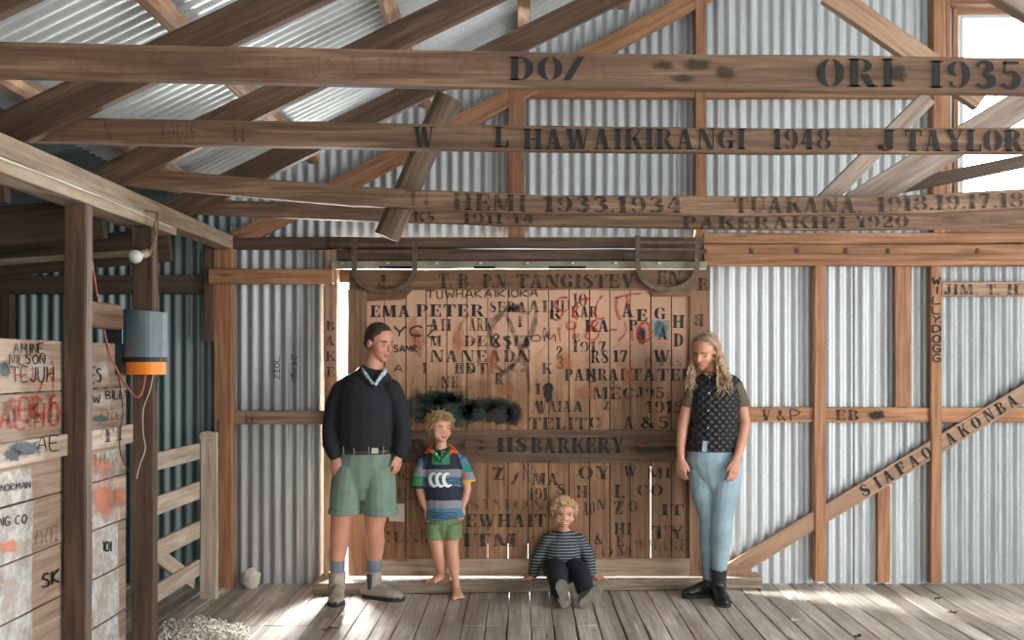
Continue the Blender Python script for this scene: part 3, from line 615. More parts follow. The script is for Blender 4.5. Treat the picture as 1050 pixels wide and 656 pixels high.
ww = [[(0-30, 560), (33, 497), (33, 656+60), (-30, 656+60)], [(-30, 498), (34, 484), (33, 497), (-30, 575)]]
for z0, z1 in zip(zs[:-3], zs[1:-2]):
    pass
for (ya, yb), zt in (((2.3, 4.167), 1.08), ((4.53, 5.07), 1.08)):  # pale strips over the lower boards, one patch per board
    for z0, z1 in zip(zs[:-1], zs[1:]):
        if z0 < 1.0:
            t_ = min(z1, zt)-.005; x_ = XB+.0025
            px_mesh('pale_patch', [[(ya, z0+.005), (yb+random.uniform(-.02, .02), z0+.005), (yb+random.uniform(-.02, .02), t_), (ya, t_)]], 0, M['pale_strip'], part, proj=lambda y, z: Vector((x_, y, z)))
px_mesh('pale_patch', blot(105, 380, 15, 16)+blot(106, 410, 14, 12)+blot(40, 375, 20, 16), 0, paint('thin_whitewash', (.6, .58, .52), .45, 14, .4), part, proj=lambda x, y: WX(x, y, XB+.002))
px_mesh('red_scrawl', lines(rn, 2, 60, 372, 395, 8, 1.6, 10)+glyphs('SERT', 8, 58, 410, 432, hand=True, stroke=.16, dy=-4)+glyphs('ALIHO', 0, 60, 416, 440, hand=True, stroke=.13, dy=-4), 0, M['red'], part, proj=pj)
px_mesh('marker_scrawl', glyphs('AMINE', 14, 45, 352, 362, hand=True, stroke=.1)+glyphs('NILSON', 10, 46, 363, 373, hand=True, stroke=.1)+glyphs('TEJUH', 12, 55, 376, 391, hand=True, stroke=.07)+glyphs('NORMAN', 1, 31, 497, 504, hand=True, dy=-4, stroke=.14)+glyphs('KING CO', -10, 27, 532, 541, hand=True, dy=-5, stroke=.14)+glyphs('SK', 44, 61, 589, 603, hand=True, dy=-6, stroke=.14)+glyphs('BILLY', 109, 133, 401, 409, hand=True, dy=-1, stroke=.12)+glyphs('W', 95, 103, 405, 413, hand=True, stroke=.14)+glyphs('ES', 93, 104, 377, 392, hand=True)+glyphs('101', 106, 114, 555, 565, hand=True, stroke=.16), 0, M['marker'], part, proj=lambda x, y: WX(x, y, XB+.0045))
px_mesh('faded_lettering', glyphs('BAKER', 93, 133, 424, 432, dy=-3)+glyphs('HUNT', 96, 131, 466, 478, dy=-4)+glyphs('OOI', 36, 60, 545, 562, dy=-8)+glyphs('WILL', 2, 60, 412, 436, dy=-4), 0, M['ink_ghost'], part, proj=pj)
px_mesh('coral_patch', blot(104, 478, 17, 13)+blot(107, 511, 19, 24)+blot(122, 507, 9, 12)+blot(8, 560, 14, 9), 0, M['coral'], part, proj=pj)
px_mesh('blue_patch', blot(102, 429, 10, 4)+blot(5, 378, 8, 12), 0, paint('dark_teal_paint', (.05, .11, .12), .7, 16, .3), part, proj=pj)
# ---- gate ------------------------------------------------------------------
XG = -2.03
gate = empty('slatted_gate', (XG, 5.4, 0), 'low whitewashed slatted gate between the left post and back wall', 'gate')
for z, h in ((.965, .1), (.72, .105), (.475, .105), (.235, .1)):
    child(beam('gate_rail', [(XG, 5.245, z), (XG, 6.24, z-.006)], .022, h, M['greyw']), gate)
child(beam('gate_brace', [(XG-.02, 5.45, .50), (XG-.02, 6.2, .15)], .022, .09, M['greyw']), gate)
A = W(212.5, 600, 6.22); 
o = beam('gate_stile', [(A.x, 6.26, .03), (A.x, 6.26, 1.06), (A.x, 6.26, 1.075)], 17/F*6.22, .03, M['greyw_z'], up=Vector((0, 1, 0))); child(o, gate)
Bc = W(212.5, 446, 6.245)
child(beam('stile_top', [Bc+Vector((0, 0, -.01)), Bc+Vector((0, .03, -.01))], .1, .07, M['greyw_z'], round_=14, jit=0), gate)
child(beam('gate_latch', [(A.x+.045, 6.3, .98), (A.x+.045, 6.3, 1.15)], .012, .02, M['dark'], up=Vector((0, 1, 0))), gate)
# ---- sill step ---------------------------------------------------------------
def prism(name, quad, z0, z1, mat, parent=None):
    V = [(x, y, z) for z in (z0, z1) for x, y in quad]
    o = mesh_obj(name, V, [(3, 2, 1, 0), (4, 5, 6, 7), (0, 1, 5, 4), (1, 2, 6, 5), (2, 3, 7, 6), (3, 0, 4, 7)], mat, parent); 
    md = o.modifiers.new('b', 'BEVEL'); md.width = .006; md.segments = 2; return o
aL = (321-CX)/F*6.48; aR = (782-CX)/F*6.66
si = prism('door_sill', [(aL, 6.47), (aR, 6.655), (aR, 6.86), (aL, 6.80)], .003, .078, M['sill'])
thing(si, 'worn timber door sill forming a low step along the door', 'sill')
tri = mesh_obj('brace_foot', [W(744, 591, 6.70), W(781, 591, 6.70), W(758, 579, 6.70), W(744, 580, 6.70), W(744, 591, 6.745), W(781, 591, 6.745), W(758, 579, 6.745), W(744, 580, 6.745)], [(0, 1, 2, 3), (7, 6, 5, 4), (0, 4, 5, 1), (1, 5, 6, 2), (2, 6, 7, 3), (3, 7, 4, 0)], M['beam_pale'], origin=W(760, 590, 6.75))
thing(tri, 'small triangular timber wedge on the right end of the sill', 'wedge')
# ---- sliding door ------------------------------------------------------------
DY = 6.665
door = empty('door_1', W(540, 595, DY), kind='structure')
def dch(o): child(o, door); return o
dch(fb('top_rail', (358, 277, 297), (728, 277, 297), DY-.022, .03, M['rail']))
sl_ = dch(vb('stile', 357, 376, 297, 591, DY-.02, .028, M['stile']))
sr_ = dch(vb('stile', 707, 728, 297, 591, DY-.02, .028, M['stile']))
dch(fb('middle_rail', (376, 441, 474), (706, 441, 474), DY-.02, .028, M['rail_dark']))
dch(fb('kick_board', (376, 573, 591), (709, 573, 591), DY-.022, .03, M['kick']))
# boards
xs = [373, 394, 416, 437, 458, 479, 500, 521, 541.5, 562.5, 583.5, 604.5, 625.5, 646, 667.5, 688.5, 708.5]
V = []; Fc = []
for a, b in zip(xs[:-1], xs[1:]):
    g = random.uniform(.35, .7); dy = random.uniform(0, .004)
    for (y0, y1) in ((296, 442), (473, 574)):
        i = len(V)
        for dp in (0, .02):
            for (x, y) in ((a+g, y1), (b-g, y1), (b-g, y0), (a+g, y0)): V.append(W(x, y, DY)+Vector((0, dp+dy, 0)))
        Fc += [(i, i+1, i+2, i+3), (i+7, i+6, i+5, i+4), (i, i+4, i+5, i+1), (i+3, i+2, i+6, i+7), (i, i+3, i+7, i+4), (i+1, i+5, i+6, i+2)]
db_ = mesh_obj('board_panel', V, Fc, None or M['rail'], door)
back = []
# door board material: pale pinkish scrubbed wood high up, dark lanolin-stained wood lower and to the right
m = wood('door_boards', (.1, .055, .03), (.28, .14, .066), (.45, .26, .145), axis='Z', vary=.3, blotch=.55, plank=(0, .1385))
nt = m.node_tree; b = nt.nodes['Principled BSDF']; src = b.inputs['Base Color'].links[0].from_socket
tc = N(nt, 'ShaderNodeTexCoord'); sx = N(nt, 'ShaderNodeSeparateXYZ'); L(nt, tc.outputs['Object'], sx.inputs[0])
nz = N(nt, 'ShaderNodeTexNoise', Scale=2.2, Detail=6., Roughness=.65); L(nt, tc.outputs['Object'], nz.inputs['Vector'])
hgt = math_n(nt, 'ADD', sx.outputs[2], math_n(nt, 'MULTIPLY', nz.outputs['Fac'], .9))
mr = N(nt, 'ShaderNodeMapRange'); mr.inputs['From Min'].default_value = 1.72; mr.inputs['From Max'].default_value = 2.05; L(nt, hgt, mr.inputs['Value'])
pale = mixc(nt, math_n(nt, 'MULTIPLY', mr.outputs[0], .72), src, (.6, .36, .25))
mr2 = N(nt, 'ShaderNodeMapRange'); mr2.inputs['From Min'].default_value = .2; mr2.inputs['From Max'].default_value = 1.5; mr2.inputs['To Min'].default_value = 0; mr2.inputs['To Max'].default_value = .6
L(nt, math_n(nt, 'SUBTRACT', math_n(nt, 'ADD', sx.outputs[0], math_n(nt, 'MULTIPLY', nz.outputs['Fac'], .6)), math_n(nt, 'MULTIPLY', sx.outputs[2], .25)), mr2.inputs['Value'])
fin = mixc(nt, mr2.outputs[0], pale, (.075, .042, .024))
L(nt, fin, b.inputs['Base Color']); db_.data.materials[0] = m
for x0, x1, yb_ in ((366, 500, 573), (500, 562, 557), (562, 666.4, 573), (668, 716, 573)): dch(fb('light_stop_lining', (x0, 290, yb_), (x1, 290, yb_), DY+.024, .012, M['dark']))  # unseen lining added to stop light between the boards, cut to leave slits
dch(fb('light_stop_lining', (655, 292, 478), (679, 292, 478), DY+.038, .01, M['dark']))  # unseen strip added to close the upper part of the bright slit
light_stop = girt(336, 728, 256, 290, 'x', 'dark', Yf=6.79, dp=.03); light_stop.name = 'light_stop_board'; del light_stop['label']; del light_stop['category']; light_stop['kind'] = 'structure'  # hidden board added to block the bright gap above the door
# corner gussets
for s, (x0, x1) in ((1, (373, 408)), (-1, (708.5, 664))):
    pass
dch(mesh_obj('corner_gusset', [W(663, 296, DY-.018), W(708, 296, DY-.018), W(708, 304, DY-.018), W(671, 304, DY-.018), W(663, 296, DY+.0), W(708, 296, DY), W(708, 304, DY), W(671, 304, DY)], [(0, 3, 2, 1), (4, 5, 6, 7), (0, 1, 5, 4), (1, 2, 6, 5), (2, 3, 7, 6), (3, 0, 4, 7)], M['rail']))
dch(mesh_obj('corner_gusset', [W(x, y, DY-.018) for x, y in ((376, 296), (424, 296), (414, 307), (376, 309))]+[W(x, y, DY) for x, y in ((376, 296), (424, 296), (414, 307), (376, 309))], [(0, 3, 2, 1), (4, 5, 6, 7), (0, 1, 5, 4), (1, 2, 6, 5), (2, 3, 7, 6), (3, 0, 4, 7)], M['rail']))
def dpx(name, polys, mat, lift=.0012, Y=DY): return px_mesh(name, polys, Y, M[mat] if isinstance(mat, str) else mat, door, lift=lift)
def dpw(name, rows, mat, lift=.0012, Y=DY):
    for r in rows: px_mesh(name, T([r]), Y, M[mat], door, lift=lift)
dpw('stencilled_word', ([('J', 387, 397, 282, 294.5), ('T.', 450, 464, 280.5, 295), ('B.', 470, 486, 281, 295), ('P.N', 496, 519, 281, 295), ('TANGISTEV', 530, 651, 281, 295), ('EN', 674, 699, 277.5, 291)]), 'ink_fade', Y=DY-.022, lift=.0065)
dpw('stencilled_word', ([('E', 716, 726, 285, 297.5), ('B', 712, 722, 322, 334, dict(mirror=True)), ('H', 712, 722, 348, 359), ('D', 711, 721, 371, 382)]), 'ink_fade', Y=DY-.02, lift=.0065)
dpw('stencilled_word', ([('IIS', 510, 541, 449, 463), ('BARKERY', 545, 640, 449, 464)]), 'ink', Y=DY-.02, lift=.0065)
dpw('faded_word', ([('MG', 420, 500, 450, 463)]), 'ink_ghost', Y=DY-.02, lift=.0065)
dpx('faded_lettering', blot(665, 462, 22, 5)+blot(690, 460, 14, 5), 'ink_ghost', Y=DY-.02, lift=.007)
dpx('red_smear', blot(658, 454, 16, 4), 'redfade', Y=DY-.02, lift=.0074)
dpw('stencilled_word', ([('EMA', 380, 421, 313, 325), ('PETER', 427, 497, 312, 324.5), ('KAR', 586, 613, 314, 325), ('A', 638, 650, 311, 325), ('E', 653, 664, 317, 329), ('G', 671, 683, 315, 327.5),
   ('KA', 600, 625, 328, 340), ('P', 645, 654, 328, 339), ('A', 675, 685, 336, 348), ('H', 690, 702, 323, 336), ('D', 691, 701, 342, 355), ('W', 670, 688, 359, 371), ('PAHRAI', 579, 641, 378, 390), ('TATEH', 647, 713, 378, 390),
   ('C', 604, 615, 427, 439), ('A', 640, 650, 427, 439), ('&5', 656, 686, 427, 439), ('RS', 606, 624, 359, 372), ('17', 629, 644, 359, 371), ('A', 588, 598, 411, 422), ('K', 563, 576, 318, 327)]), 'ink')
dpw('worn_word', ([('AI', 542, 562, 308, 320), ('HU', 564, 584, 308, 320), ('IO', 588, 602, 301, 314), ('AH', 440, 463, 327, 339), ('ARK', 481, 504, 326, 339), ('M', 441, 453, 344, 355), ('DEKSIT', 476, 545, 344, 355),
   ('NANEADN', 441, 545, 359, 371), ('EDT', 466, 500, 372, 383), ('I', 433, 438, 372, 383), ('NE', 452, 470, 386, 397), ('SERA', 502, 540, 309, 320), ('I', 531, 536, 324, 335), ('I', 518, 524, 345, 358), ('N', 556, 565, 336, 346), ('E', 588, 595, 342, 350),
   ('1917', 587, 622, 350, 361), ('MEC', 608, 650, 397, 409), ('J95.', 652, 686, 397, 408), ('WAIA', 549, 586, 411, 422), ('1915', 663, 701, 411, 423), ('TELIT', 543, 602, 428, 440), ('10', 549, 566, 393, 404), ('O', 559, 567, 392, 405),
   ('OY', 593, 626, 478, 491), ('W', 640, 653, 478, 488), ('MI', 664, 688, 480, 490), ('H', 591, 603, 498, 510), ('L', 630, 641, 497, 510), ('CO', 653, 680, 497, 508), ('Z', 505, 518, 479, 492), ('/', 524, 534, 484, 496), ('MA', 546, 573, 485, 497), ('191', 543, 562, 500, 512),
   ('N', 612, 621, 512, 522), ('Z', 629, 639, 514, 527), ('AO', 598, 610, 514, 528), ('O', 645, 654, 513, 525), ('IT', 678, 701, 517, 528), ('EWHAIT', 478, 560, 527, 540), ('ITM', 474, 530, 547, 560), ('HI', 630, 648, 536, 548), ('E', 632, 640, 549, 560), ('TY', 668, 702, 539, 552), ('R', 508, 516, 382, 394), ('S', 571, 580, 496, 507), ('2', 570, 577, 355, 366), ('3', 571, 578, 366, 378), ('K', 556, 566, 372, 383), ('S', 603, 612, 380, 392), ('Z', 618, 626, 411, 420), ('&', 609, 618, 546, 558)]), 'ink_fade', lift=.0014)
dpw('ghost_word', ([('EWARD', 385, 430, 500, 512), ('HARE', 440, 480, 396, 404), ('HUNTER', 388, 470, 545, 556), ('SIMON', 480, 560, 512, 522), ('TOM', 600, 650, 560, 570), ('N', 475, 486, 478, 490), ('WHARE', 650, 705, 553, 564), ('RANGI', 382, 420, 480, 492), ('TE', 536, 545, 560, 571), ('ME', 660, 700, 366, 375), ('KING', 470, 540, 372, 382), ('ERUA', 486, 560, 413, 424)]), 'ink_ghost', lift=.001)
dpx('marker_lettering', glyphs('TUWHAKAIRIORA', 438, 551, 298, 306, hand=True, stroke=.13, dy=-2)+glyphs('YCZ', 405, 448, 334, 345, hand=True, stroke=.13)+glyphs('SAMR', 404, 428, 354, 361, hand=True, stroke=.16)+glyphs('8', 505, 512, 342, 357, hand=True, stroke=.08)+glyphs('OM', 545, 570, 343, 350, hand=True, stroke=.13)
    +ribbon([(537, 492), (537, 476), (544, 495), (546, 477), (556, 494)], .9)+glyphs('A', 404, 412, 374, 381, hand=True, stroke=.13), 'marker', lift=.003)
M['smear'] = paint('black_cross_paint', (.014, .016, .016), .74, 20, .45)
dpx('black_cross_smear', ribbon([(504, 350), (503, 338), (509, 327), (518, 320)], [2, 5, 7, 5], 4)+ribbon([(518, 319), (526, 315), (536, 318), (543, 322)], [5, 9, 8, 3], 4)+ribbon([(550, 320), (547, 336), (540, 352), (530, 370), (519, 380), (511, 385)], [3, 6, 6, 4, 5, 5], 4)+ribbon([(519, 322), (525, 336), (533, 354), (540, 376), (543, 404)], [3, 5, 6, 5, 2], 4)+blot(527, 316, 12, 5)+blot(540, 352, 5, 7), 'smear', lift=.0026)
dpx('green_smear', blot(432, 418, 24, 17)+blot(462, 420, 30, 20)+blot(492, 420, 22, 12)+blot(515, 418, 16, 9)+blot(450, 408, 26, 8), 'green', lift=.0028)
dpx('black_smear', blot(512, 423, 16, 13)+blot(528, 425, 9, 11)+blot(500, 415, 12, 8)+blot(563, 402, 5, 10)+blot(658, 345, 5, 9), 'soot', lift=.003)
dpx('red_paint_writing', ribbon([(582, 305), (573, 306), (568, 314), (577, 320), (572, 328), (566, 326)], 2.2, 4)+ribbon([(606, 306), (595, 308), (588, 320), (592, 328)], 2.2, 4)+ribbon([(618, 303), (612, 312), (612, 326), (620, 326)], 2.2, 4)+ribbon([(630, 306), (645, 302), (658, 301)], 2, 3)+ribbon([(633, 304), (632, 316), (636, 328)], 2.6, 3)+ribbon([(643, 303), (645, 318)], 2.4, 2)
    +ribbon([(572, 335), (575, 350)], 2, 2)+ribbon([(590, 330), (582, 331), (582, 337), (590, 336), (590, 330), (588, 348)], 2, 3)+ribbon([(612, 328), (604, 332), (614, 340), (610, 348), (600, 345), (608, 337), (614, 330)], 2, 3)+ribbon([(626, 338), (633, 338)], 2.4, 2)+ribbon([(648, 340), (649, 349)], 2.2, 2)+ribbon([(660, 330), (656, 335), (655, 345), (661, 350), (667, 345), (666, 333), (660, 330)], 3, 3)+ribbon([(641, 330), (642, 340), (634, 350)], 1.6, 3), 'red', lift=.0034)
dpx('red_paint_writing', ribbon([(556, 302), (556, 350)], .01, 2), 'red', lift=.0034)
rn = random.Random(9)
o1 = ribbon([(422, 392), (432, 362), (434, 330), (446, 322), (462, 330)], [5, 5, 4, 3, 2], 4)+ribbon([(464, 352), (476, 330), (482, 322), (490, 352), (493, 380)], [2, 3, 4, 3, 2], 4)+ribbon([(508, 330), (506, 360), (500, 400)], [3, 3, 2], 4)+ribbon([(490, 350), (494, 380), (498, 402)], 2, 3)+ribbon([(548, 326), (556, 340), (560, 352), (552, 364)], [2, 3, 3, 2], 3)+ribbon([(462, 355), (470, 338), (478, 324)], 3, 3)
o1 += blot(424, 345, 9, 26)+blot(470, 350, 10, 24)+blot(580, 372, 12, 14)+blot(645, 385, 12, 12)+blot(520, 398, 12, 10)+blot(395, 520, 12, 22)+blot(440, 548, 14, 16)
o1 += ribbon([(608, 378), (622, 362), (640, 350)], 1.6, 3)+ribbon([(633, 366), (644, 384), (652, 396)], 1.6, 3)+blot(505, 372, 8, 20)+blot(600, 402, 16, 10)+blot(430, 350, 8, 20)
dpx('orange_streaks', o1, 'orangefade', lift=.0022)
dpx('blue_patch', blot(677, 337, 9, 10)+[[(668, 328), (687, 328), (687, 346), (668, 346)]], 'bluep', lift=.0011)
lines_ = lines(rn, 480, 700, 300, 430, 22, .8, 14)
dpx('scratched_lines', lines_, paint('rust_scratches', (.25, .08, .04), .5, 22, .3), lift=.0036)
dpx('dark_scratches', lines(rn, 380, 700, 480, 565, 26, .8, 12)+lines(rn, 600, 700, 380, 436, 12, .8, 8), 'ink_ghost', lift=.0036)
dpx('latch_plate', [[(398, 535), (415, 535), (415, 517), (398, 517)]], 'strap', lift=.001)
lt = beam('latch_box', [W(399, 525, DY-.03), W(415, 525, DY-.03)], .03, .12, M['bolt']); dch(lt)
# hoops over the door top
def hoop(x0, x1, yt, yc, yb, Yh, name='hoop_strap'):
    A_, B_ = x0, x1; cx = (x0+x1)/2; pts = [W(x0, yt, Yh), W(x0, yc, Yh)]
    for k in range(1, 12):
        a = math.pi*k/12; pts.append(W(cx-(x1-x0)/2*math.cos(a), yc+(yb-yc)*math.sin(a), Yh))
    pts += [W(x1, yc, Yh), W(x1, yt, Yh)]
    V = []; Fc = []; w = 5/F*Yh/2
    for i, p in enumerate(pts):
        t = (pts[min(i+1, len(pts)-1)]-pts[max(i-1, 0)]).normalized(); n = Vector((t.z, 0, -t.x))
        for s, dy in ((-w, 0), (w, 0), (w, .02), (-w, .02)): V.append(p+n*s+Vector((0, dy, 0)))
    for i in range(len(pts)-1):
        for j in range(4): Fc.append((i*4+j, i*4+(j+1) % 4, (i+1)*4+(j+1) % 4, (i+1)*4+j))
    Fc += [(3, 2, 1, 0), tuple(len(V)-4+j for j in range(4))]
    o = mesh_obj(name, V, Fc, M['strap'], door)
    return o
hoop(363, 425, 245, 276, 299, 6.60); hoop(654, 715, 241, 272, 297, 6.60)
for x0, x1, ys in ((363, 425, (251, 258)), (654, 715, (248.5, 256))):
    for y in ys: dch(beam('hoop_bar', [W(x0, y, 6.605), W(x1, y, 6.605)], .02, .022, M['strap']))
# ================================================================== people
def ell(c, r, B=None, n=16, m=10):
    c = Vector(c); B = B or (Vector((1, 0, 0)), Vector((0, 1, 0)), Vector((0, 0, 1)))
    V = [c+B[2]*r[2]]; Fc = []
    for i in range(1, m):
        t = math.pi*i/m
        for j in range(n):
            a = math.tau*j/n; V.append(c+B[0]*r[0]*math.sin(t)*math.cos(a)+B[1]*r[1]*math.sin(t)*math.sin(a)+B[2]*r[2]*math.cos(t))
    V.append(c-B[2]*r[2]); e = len(V)-1
    for j in range(n):
        Fc.append((0, 1+j, 1+(j+1) % n)); Fc.append((e, 1+(m-2)*n+(j+1) % n, 1+(m-2)*n+j))
    for i in range(m-2):
        for j in range(n): a = 1+i*n+j; b = 1+i*n+(j+1) % n; Fc.append((a, a+n, b+n, b))
    return V, Fc
def loft(rings, hint=Vector((1, 0, 0)), n=16, cap=True, closed_round=True):
    """rings: (center, ra, rb) ra along hint direction, rb across"""
    rings = [(Vector(r[0]), r[1], r[2] if len(r) > 2 else r[1]) for r in rings]
    if closed_round:   # rounded ends
        p0, p1 = rings[0], rings[1]; d = (p0[0]-p1[0]).normalized(); k = min(p0[1], p0[2])
        pre = [(p0[0]+d*k*.85, p0[1]*.45, p0[2]*.45), (p0[0]+d*k*.5, p0[1]*.85, p0[2]*.85)]
        q0, q1 = rings[-1], rings[-2]; d = (q0[0]-q1[0]).normalized(); k = min(q0[1], q0[2])
        rings = pre+rings+[(q0[0]+d*k*.5, q0[1]*.85, q0[2]*.85), (q0[0]+d*k*.85, q0[1]*.45, q0[2]*.45)]
    V = []; Fc = []
    for i, (c, a, b) in enumerate(rings):
        t = (rings[min(i+1, len(rings)-1)][0]-rings[max(i-1, 0)][0]).normalized()
        u = (hint-t*hint.dot(t)); u = u.normalized() if u.length > 1e-4 else t.orthogonal().normalized(); v = t.cross(u)
        for j in range(n): th = math.tau*j/n; V.append(c+u*a*math.cos(th)+v*b*math.sin(th))
    for i in range(len(rings)-1):
        for j in range(n): j2 = (j+1) % n; Fc.append((i*n+j, i*n+j2, (i+1)*n+j2, (i+1)*n+j))
    if cap: Fc.append(tuple(reversed(range(n)))); Fc.append(tuple((len(rings)-1)*n+j for j in range(n)))
    return V, Fc
def join(prims):
    V = []; Fc = []
    for v, f in prims:
        k = len(V); V += v; Fc += [tuple(i+k for i in q) for q in f]
    return V, Fc
def fuse(name, prims, mats, parent, vox=.006, sm=4, deform=None, matfn=None):
    V, Fc = join(prims)
    if not isinstance(mats, (list, tuple)): mats = [mats]
    me = bpy.data.meshes.new(name+'_t'); me.from_pydata([tuple(v) for v in V], [], Fc); me.update()
    bm = bmesh.new(); bm.from_mesh(me); bmesh.ops.recalc_face_normals(bm, faces=bm.faces); bm.to_mesh(me); bm.free()
    t = bpy.data.objects.new(name+'_t', me); C.objects.link(t)
    r = t.modifiers.new('r', 'REMESH'); r.mode = 'VOXEL'; r.voxel_size = vox
    if sm: s = t.modifiers.new('s', 'SMOOTH'); s.factor = .5; s.iterations = sm
    dg_ = bpy.context.evaluated_depsgraph_get(); dg_.update()
    out = bpy.data.meshes.new_from_object(t.evaluated_get(dg_)); C.objects.unlink(t); bpy.data.objects.remove(t); bpy.data.meshes.remove(me)
    out.name = name
    if deform:
        for v in out.vertices: v.co = deform(v.co.copy())
    out.materials.clear()
    for m_ in mats: out.materials.append(m_)
    if matfn:
        for p in out.polygons: p.material_index = matfn(p.center)
    out.polygons.foreach_set('use_smooth', [True]*len(out.polygons))
    out.transform(Matrix.Translation(-parent.location)); out.update()
    o = bpy.data.objects.new(name, out); C.objects.link(o); o.parent = parent; return o
def raws(name, prims, mat, parent, smooth=True):
    for p in prims: raw(name, [p], mat, parent, smooth)
def raw(name, prims, mat, parent, smooth=True):
    V, Fc = join(prims); return mesh_obj(name, V, Fc, mat, parent, smooth=smooth)
def basis(yaw, pitch, roll=0):
    y, p = math.radians(yaw), math.radians(pitch)
    lat = Vector((math.cos(y), math.sin(y), 0)); f0 = Vector((math.sin(y), -math.cos(y), 0))
    fw = (f0*math.cos(p)-UP*math.sin(p)).normalized(); up = (UP*math.cos(p)+f0*math.sin(p)).normalized()
    if roll:
        r = math.radians(roll); lat, up = lat*math.cos(r)+up*math.sin(r), up*math.cos(r)-lat*math.sin(r)
    return lat, fw, up
class Head:
    def __init__(s, c, yaw, pitch, H_, roll=0, wide=1.0, child_=False):
        s.c = Vector(c); s.B = basis(yaw, pitch, roll); s.H = H_; s.w = wide; s.ch = child_
    def P(s, a, f, u): return s.c+(s.B[0]*a*s.w+s.B[1]*f+s.B[2]*u)*s.H
    def E(s, a, f, u, ra, rf, ru): return ell(s.P(a, f, u), (ra*s.H*s.w, rf*s.H, ru*s.H), s.B)
    def loc(s, p):
        d = (Vector(p)-s.c)/s.H; return d.dot(s.B[0])/s.w, d.dot(s.B[1]), d.dot(s.B[2])
    def prims(s):
        k = .85 if s.ch else 1.
        p = [s.E(0, -.05, .15, .335, .40, .345), s.E(0, .09, -.08, .275, .265, .32), s.E(0, .12, -.27, .205*(1.08 if s.ch else 1), .215, .17), s.E(0, .235, -.385, .1, .09, .075),
             s.E(0, .22, .1, .2, .125, .1), s.E(.15, .17, -.13, .11, .12, .1), s.E(-.15, .17, -.13, .11, .12, .1), s.E(0, .29, -.27, .085, .055, .075),
             s.E(.335, -.04, -.04, .035, .075, .115), s.E(-.335, -.04, -.04, .035, .075, .115)]
        if s.ch:
            p.append(loft([(s.P(0, .30, .03), .028*s.H, .025*s.H), (s.P(0, .34, -.05), .036*s.H, .034*s.H), (s.P(0, .365, -.11), .05*s.H, .04*s.H)], s.B[0], 10))
            p += [s.E(.17, .16, -.17, .12, .13, .12), s.E(-.17, .16, -.17, .12, .13, .12)]
        else: p.append(loft([(s.P(0, .31, .07), .035*s.H, .03*s.H), (s.P(0, .37, -.03), .04*s.H, .038*s.H), (s.P(0, .415, -.115), .05*s.H, .042*s.H)], s.B[0], 10))
        p += [s.E(.045, .345, -.125, .033, .04, .028), s.E(-.045, .345, -.125, .033, .04, .028), s.E(0, .335, -.235, .085, .035, .022), s.E(0, .325, -.275, .07, .035, .022)]
        return p
    def deform(s, co):
        a, f, u = s.loc(co)
        if f > .1 and abs(u) < .2 and abs(a) < .3:
            g = math.exp(-((abs(a)-.135)/.065)**2-((u-.0)/.05)**2); return co-s.B[1]*s.H*.05*g
        return co
    def lip(s, p):
        a, f, u = s.loc(p); return f > .28 and abs(a) < .1 and -.3 < u < -.215
    def features(s, parent, eye, brow, closed=0., smile=False):
        ey = []; br = []; H_ = s.H
        for sg in (-1, 1):
            if not closed: ey.append(s.E(sg*.135, .262, .0, .045, .03, .022))
            br.append(loft([(s.P(sg*.06, .335, .085), .012*H_), (s.P(sg*.13, .33, .105), .016*H_), (s.P(sg*.215, .27, .085), .01*H_)], s.B[2], 6))
        if ey:
            raws('eye', ey, plain('eye_white', (.55, .52, .5), .3), parent)
            raws('iris', [s.E(sg*.135, .28, .0, .02, .016, .02) for sg in (-1, 1)], eye, parent)
        lash = [loft([(s.P(sg*.085, .285, .02-closed*.03), .006*H_), (s.P(sg*.135, .30, .032-closed*.05), .009*H_), (s.P(sg*.19, .265, .015-closed*.03), .006*H_)], s.B[2], 6) for sg in (-1, 1)]
        raws('eyelash', lash, M['lash'], parent)
        raws('eyebrow', br, brow, parent)
M['lash'] = plain('dark_lashes', (.035, .02, .014), .7)
def hand(w, d, n, t, s, curl=.5, spread=.16, fl=1.0):
    """w wrist, d to fingertips, n back-of-hand normal, t towards thumb side, s hand length"""
    w, d, n, t = Vector(w), Vector(d).normalized(), Vector(n).normalized(), Vector(t).normalized()
    P = [loft([(w-d*.05*s, .15*s, .12*s), (w+d*.15*s, .19*s, .11*s), (w+d*.36*s, .215*s, .09*s), (w+d*.48*s, .21*s, .07*s)], t, 12)]
    for k, (o, ln, r) in enumerate(((.165, .40, .046), (.058, .45, .048), (-.052, .42, .046), (-.155, .33, .04))):
        p = w+d*.46*s+t*o*s; dir_ = (d+t*o*spread*2.5).normalized(); seg = [(p-dir_*.08*s, r*s*1.1)]; a = curl*.25
        for q in range(3):
            dd = (dir_*math.cos(a)-n*math.sin(a)); p = p+dd*ln*s*(.42, .33, .25)[q]*fl; seg.append((p, r*s*(1, .92, .8)[q])); a += curl*.55
        P.append(loft(seg, t, 8))
    p = w+d*.12*s+t*.13*s; seg = [(p, .07*s)]; dir_ = (d*.75+t*.55-n*.2).normalized()
    for q in range(3):
        p = p+dir_*.14*s; seg.append((p, (.062, .052, .042)[q]*s)); dir_ = (dir_+d*.35-n*.12*curl-t*.15).normalized()
    P.append(loft(seg, n, 8)); return P
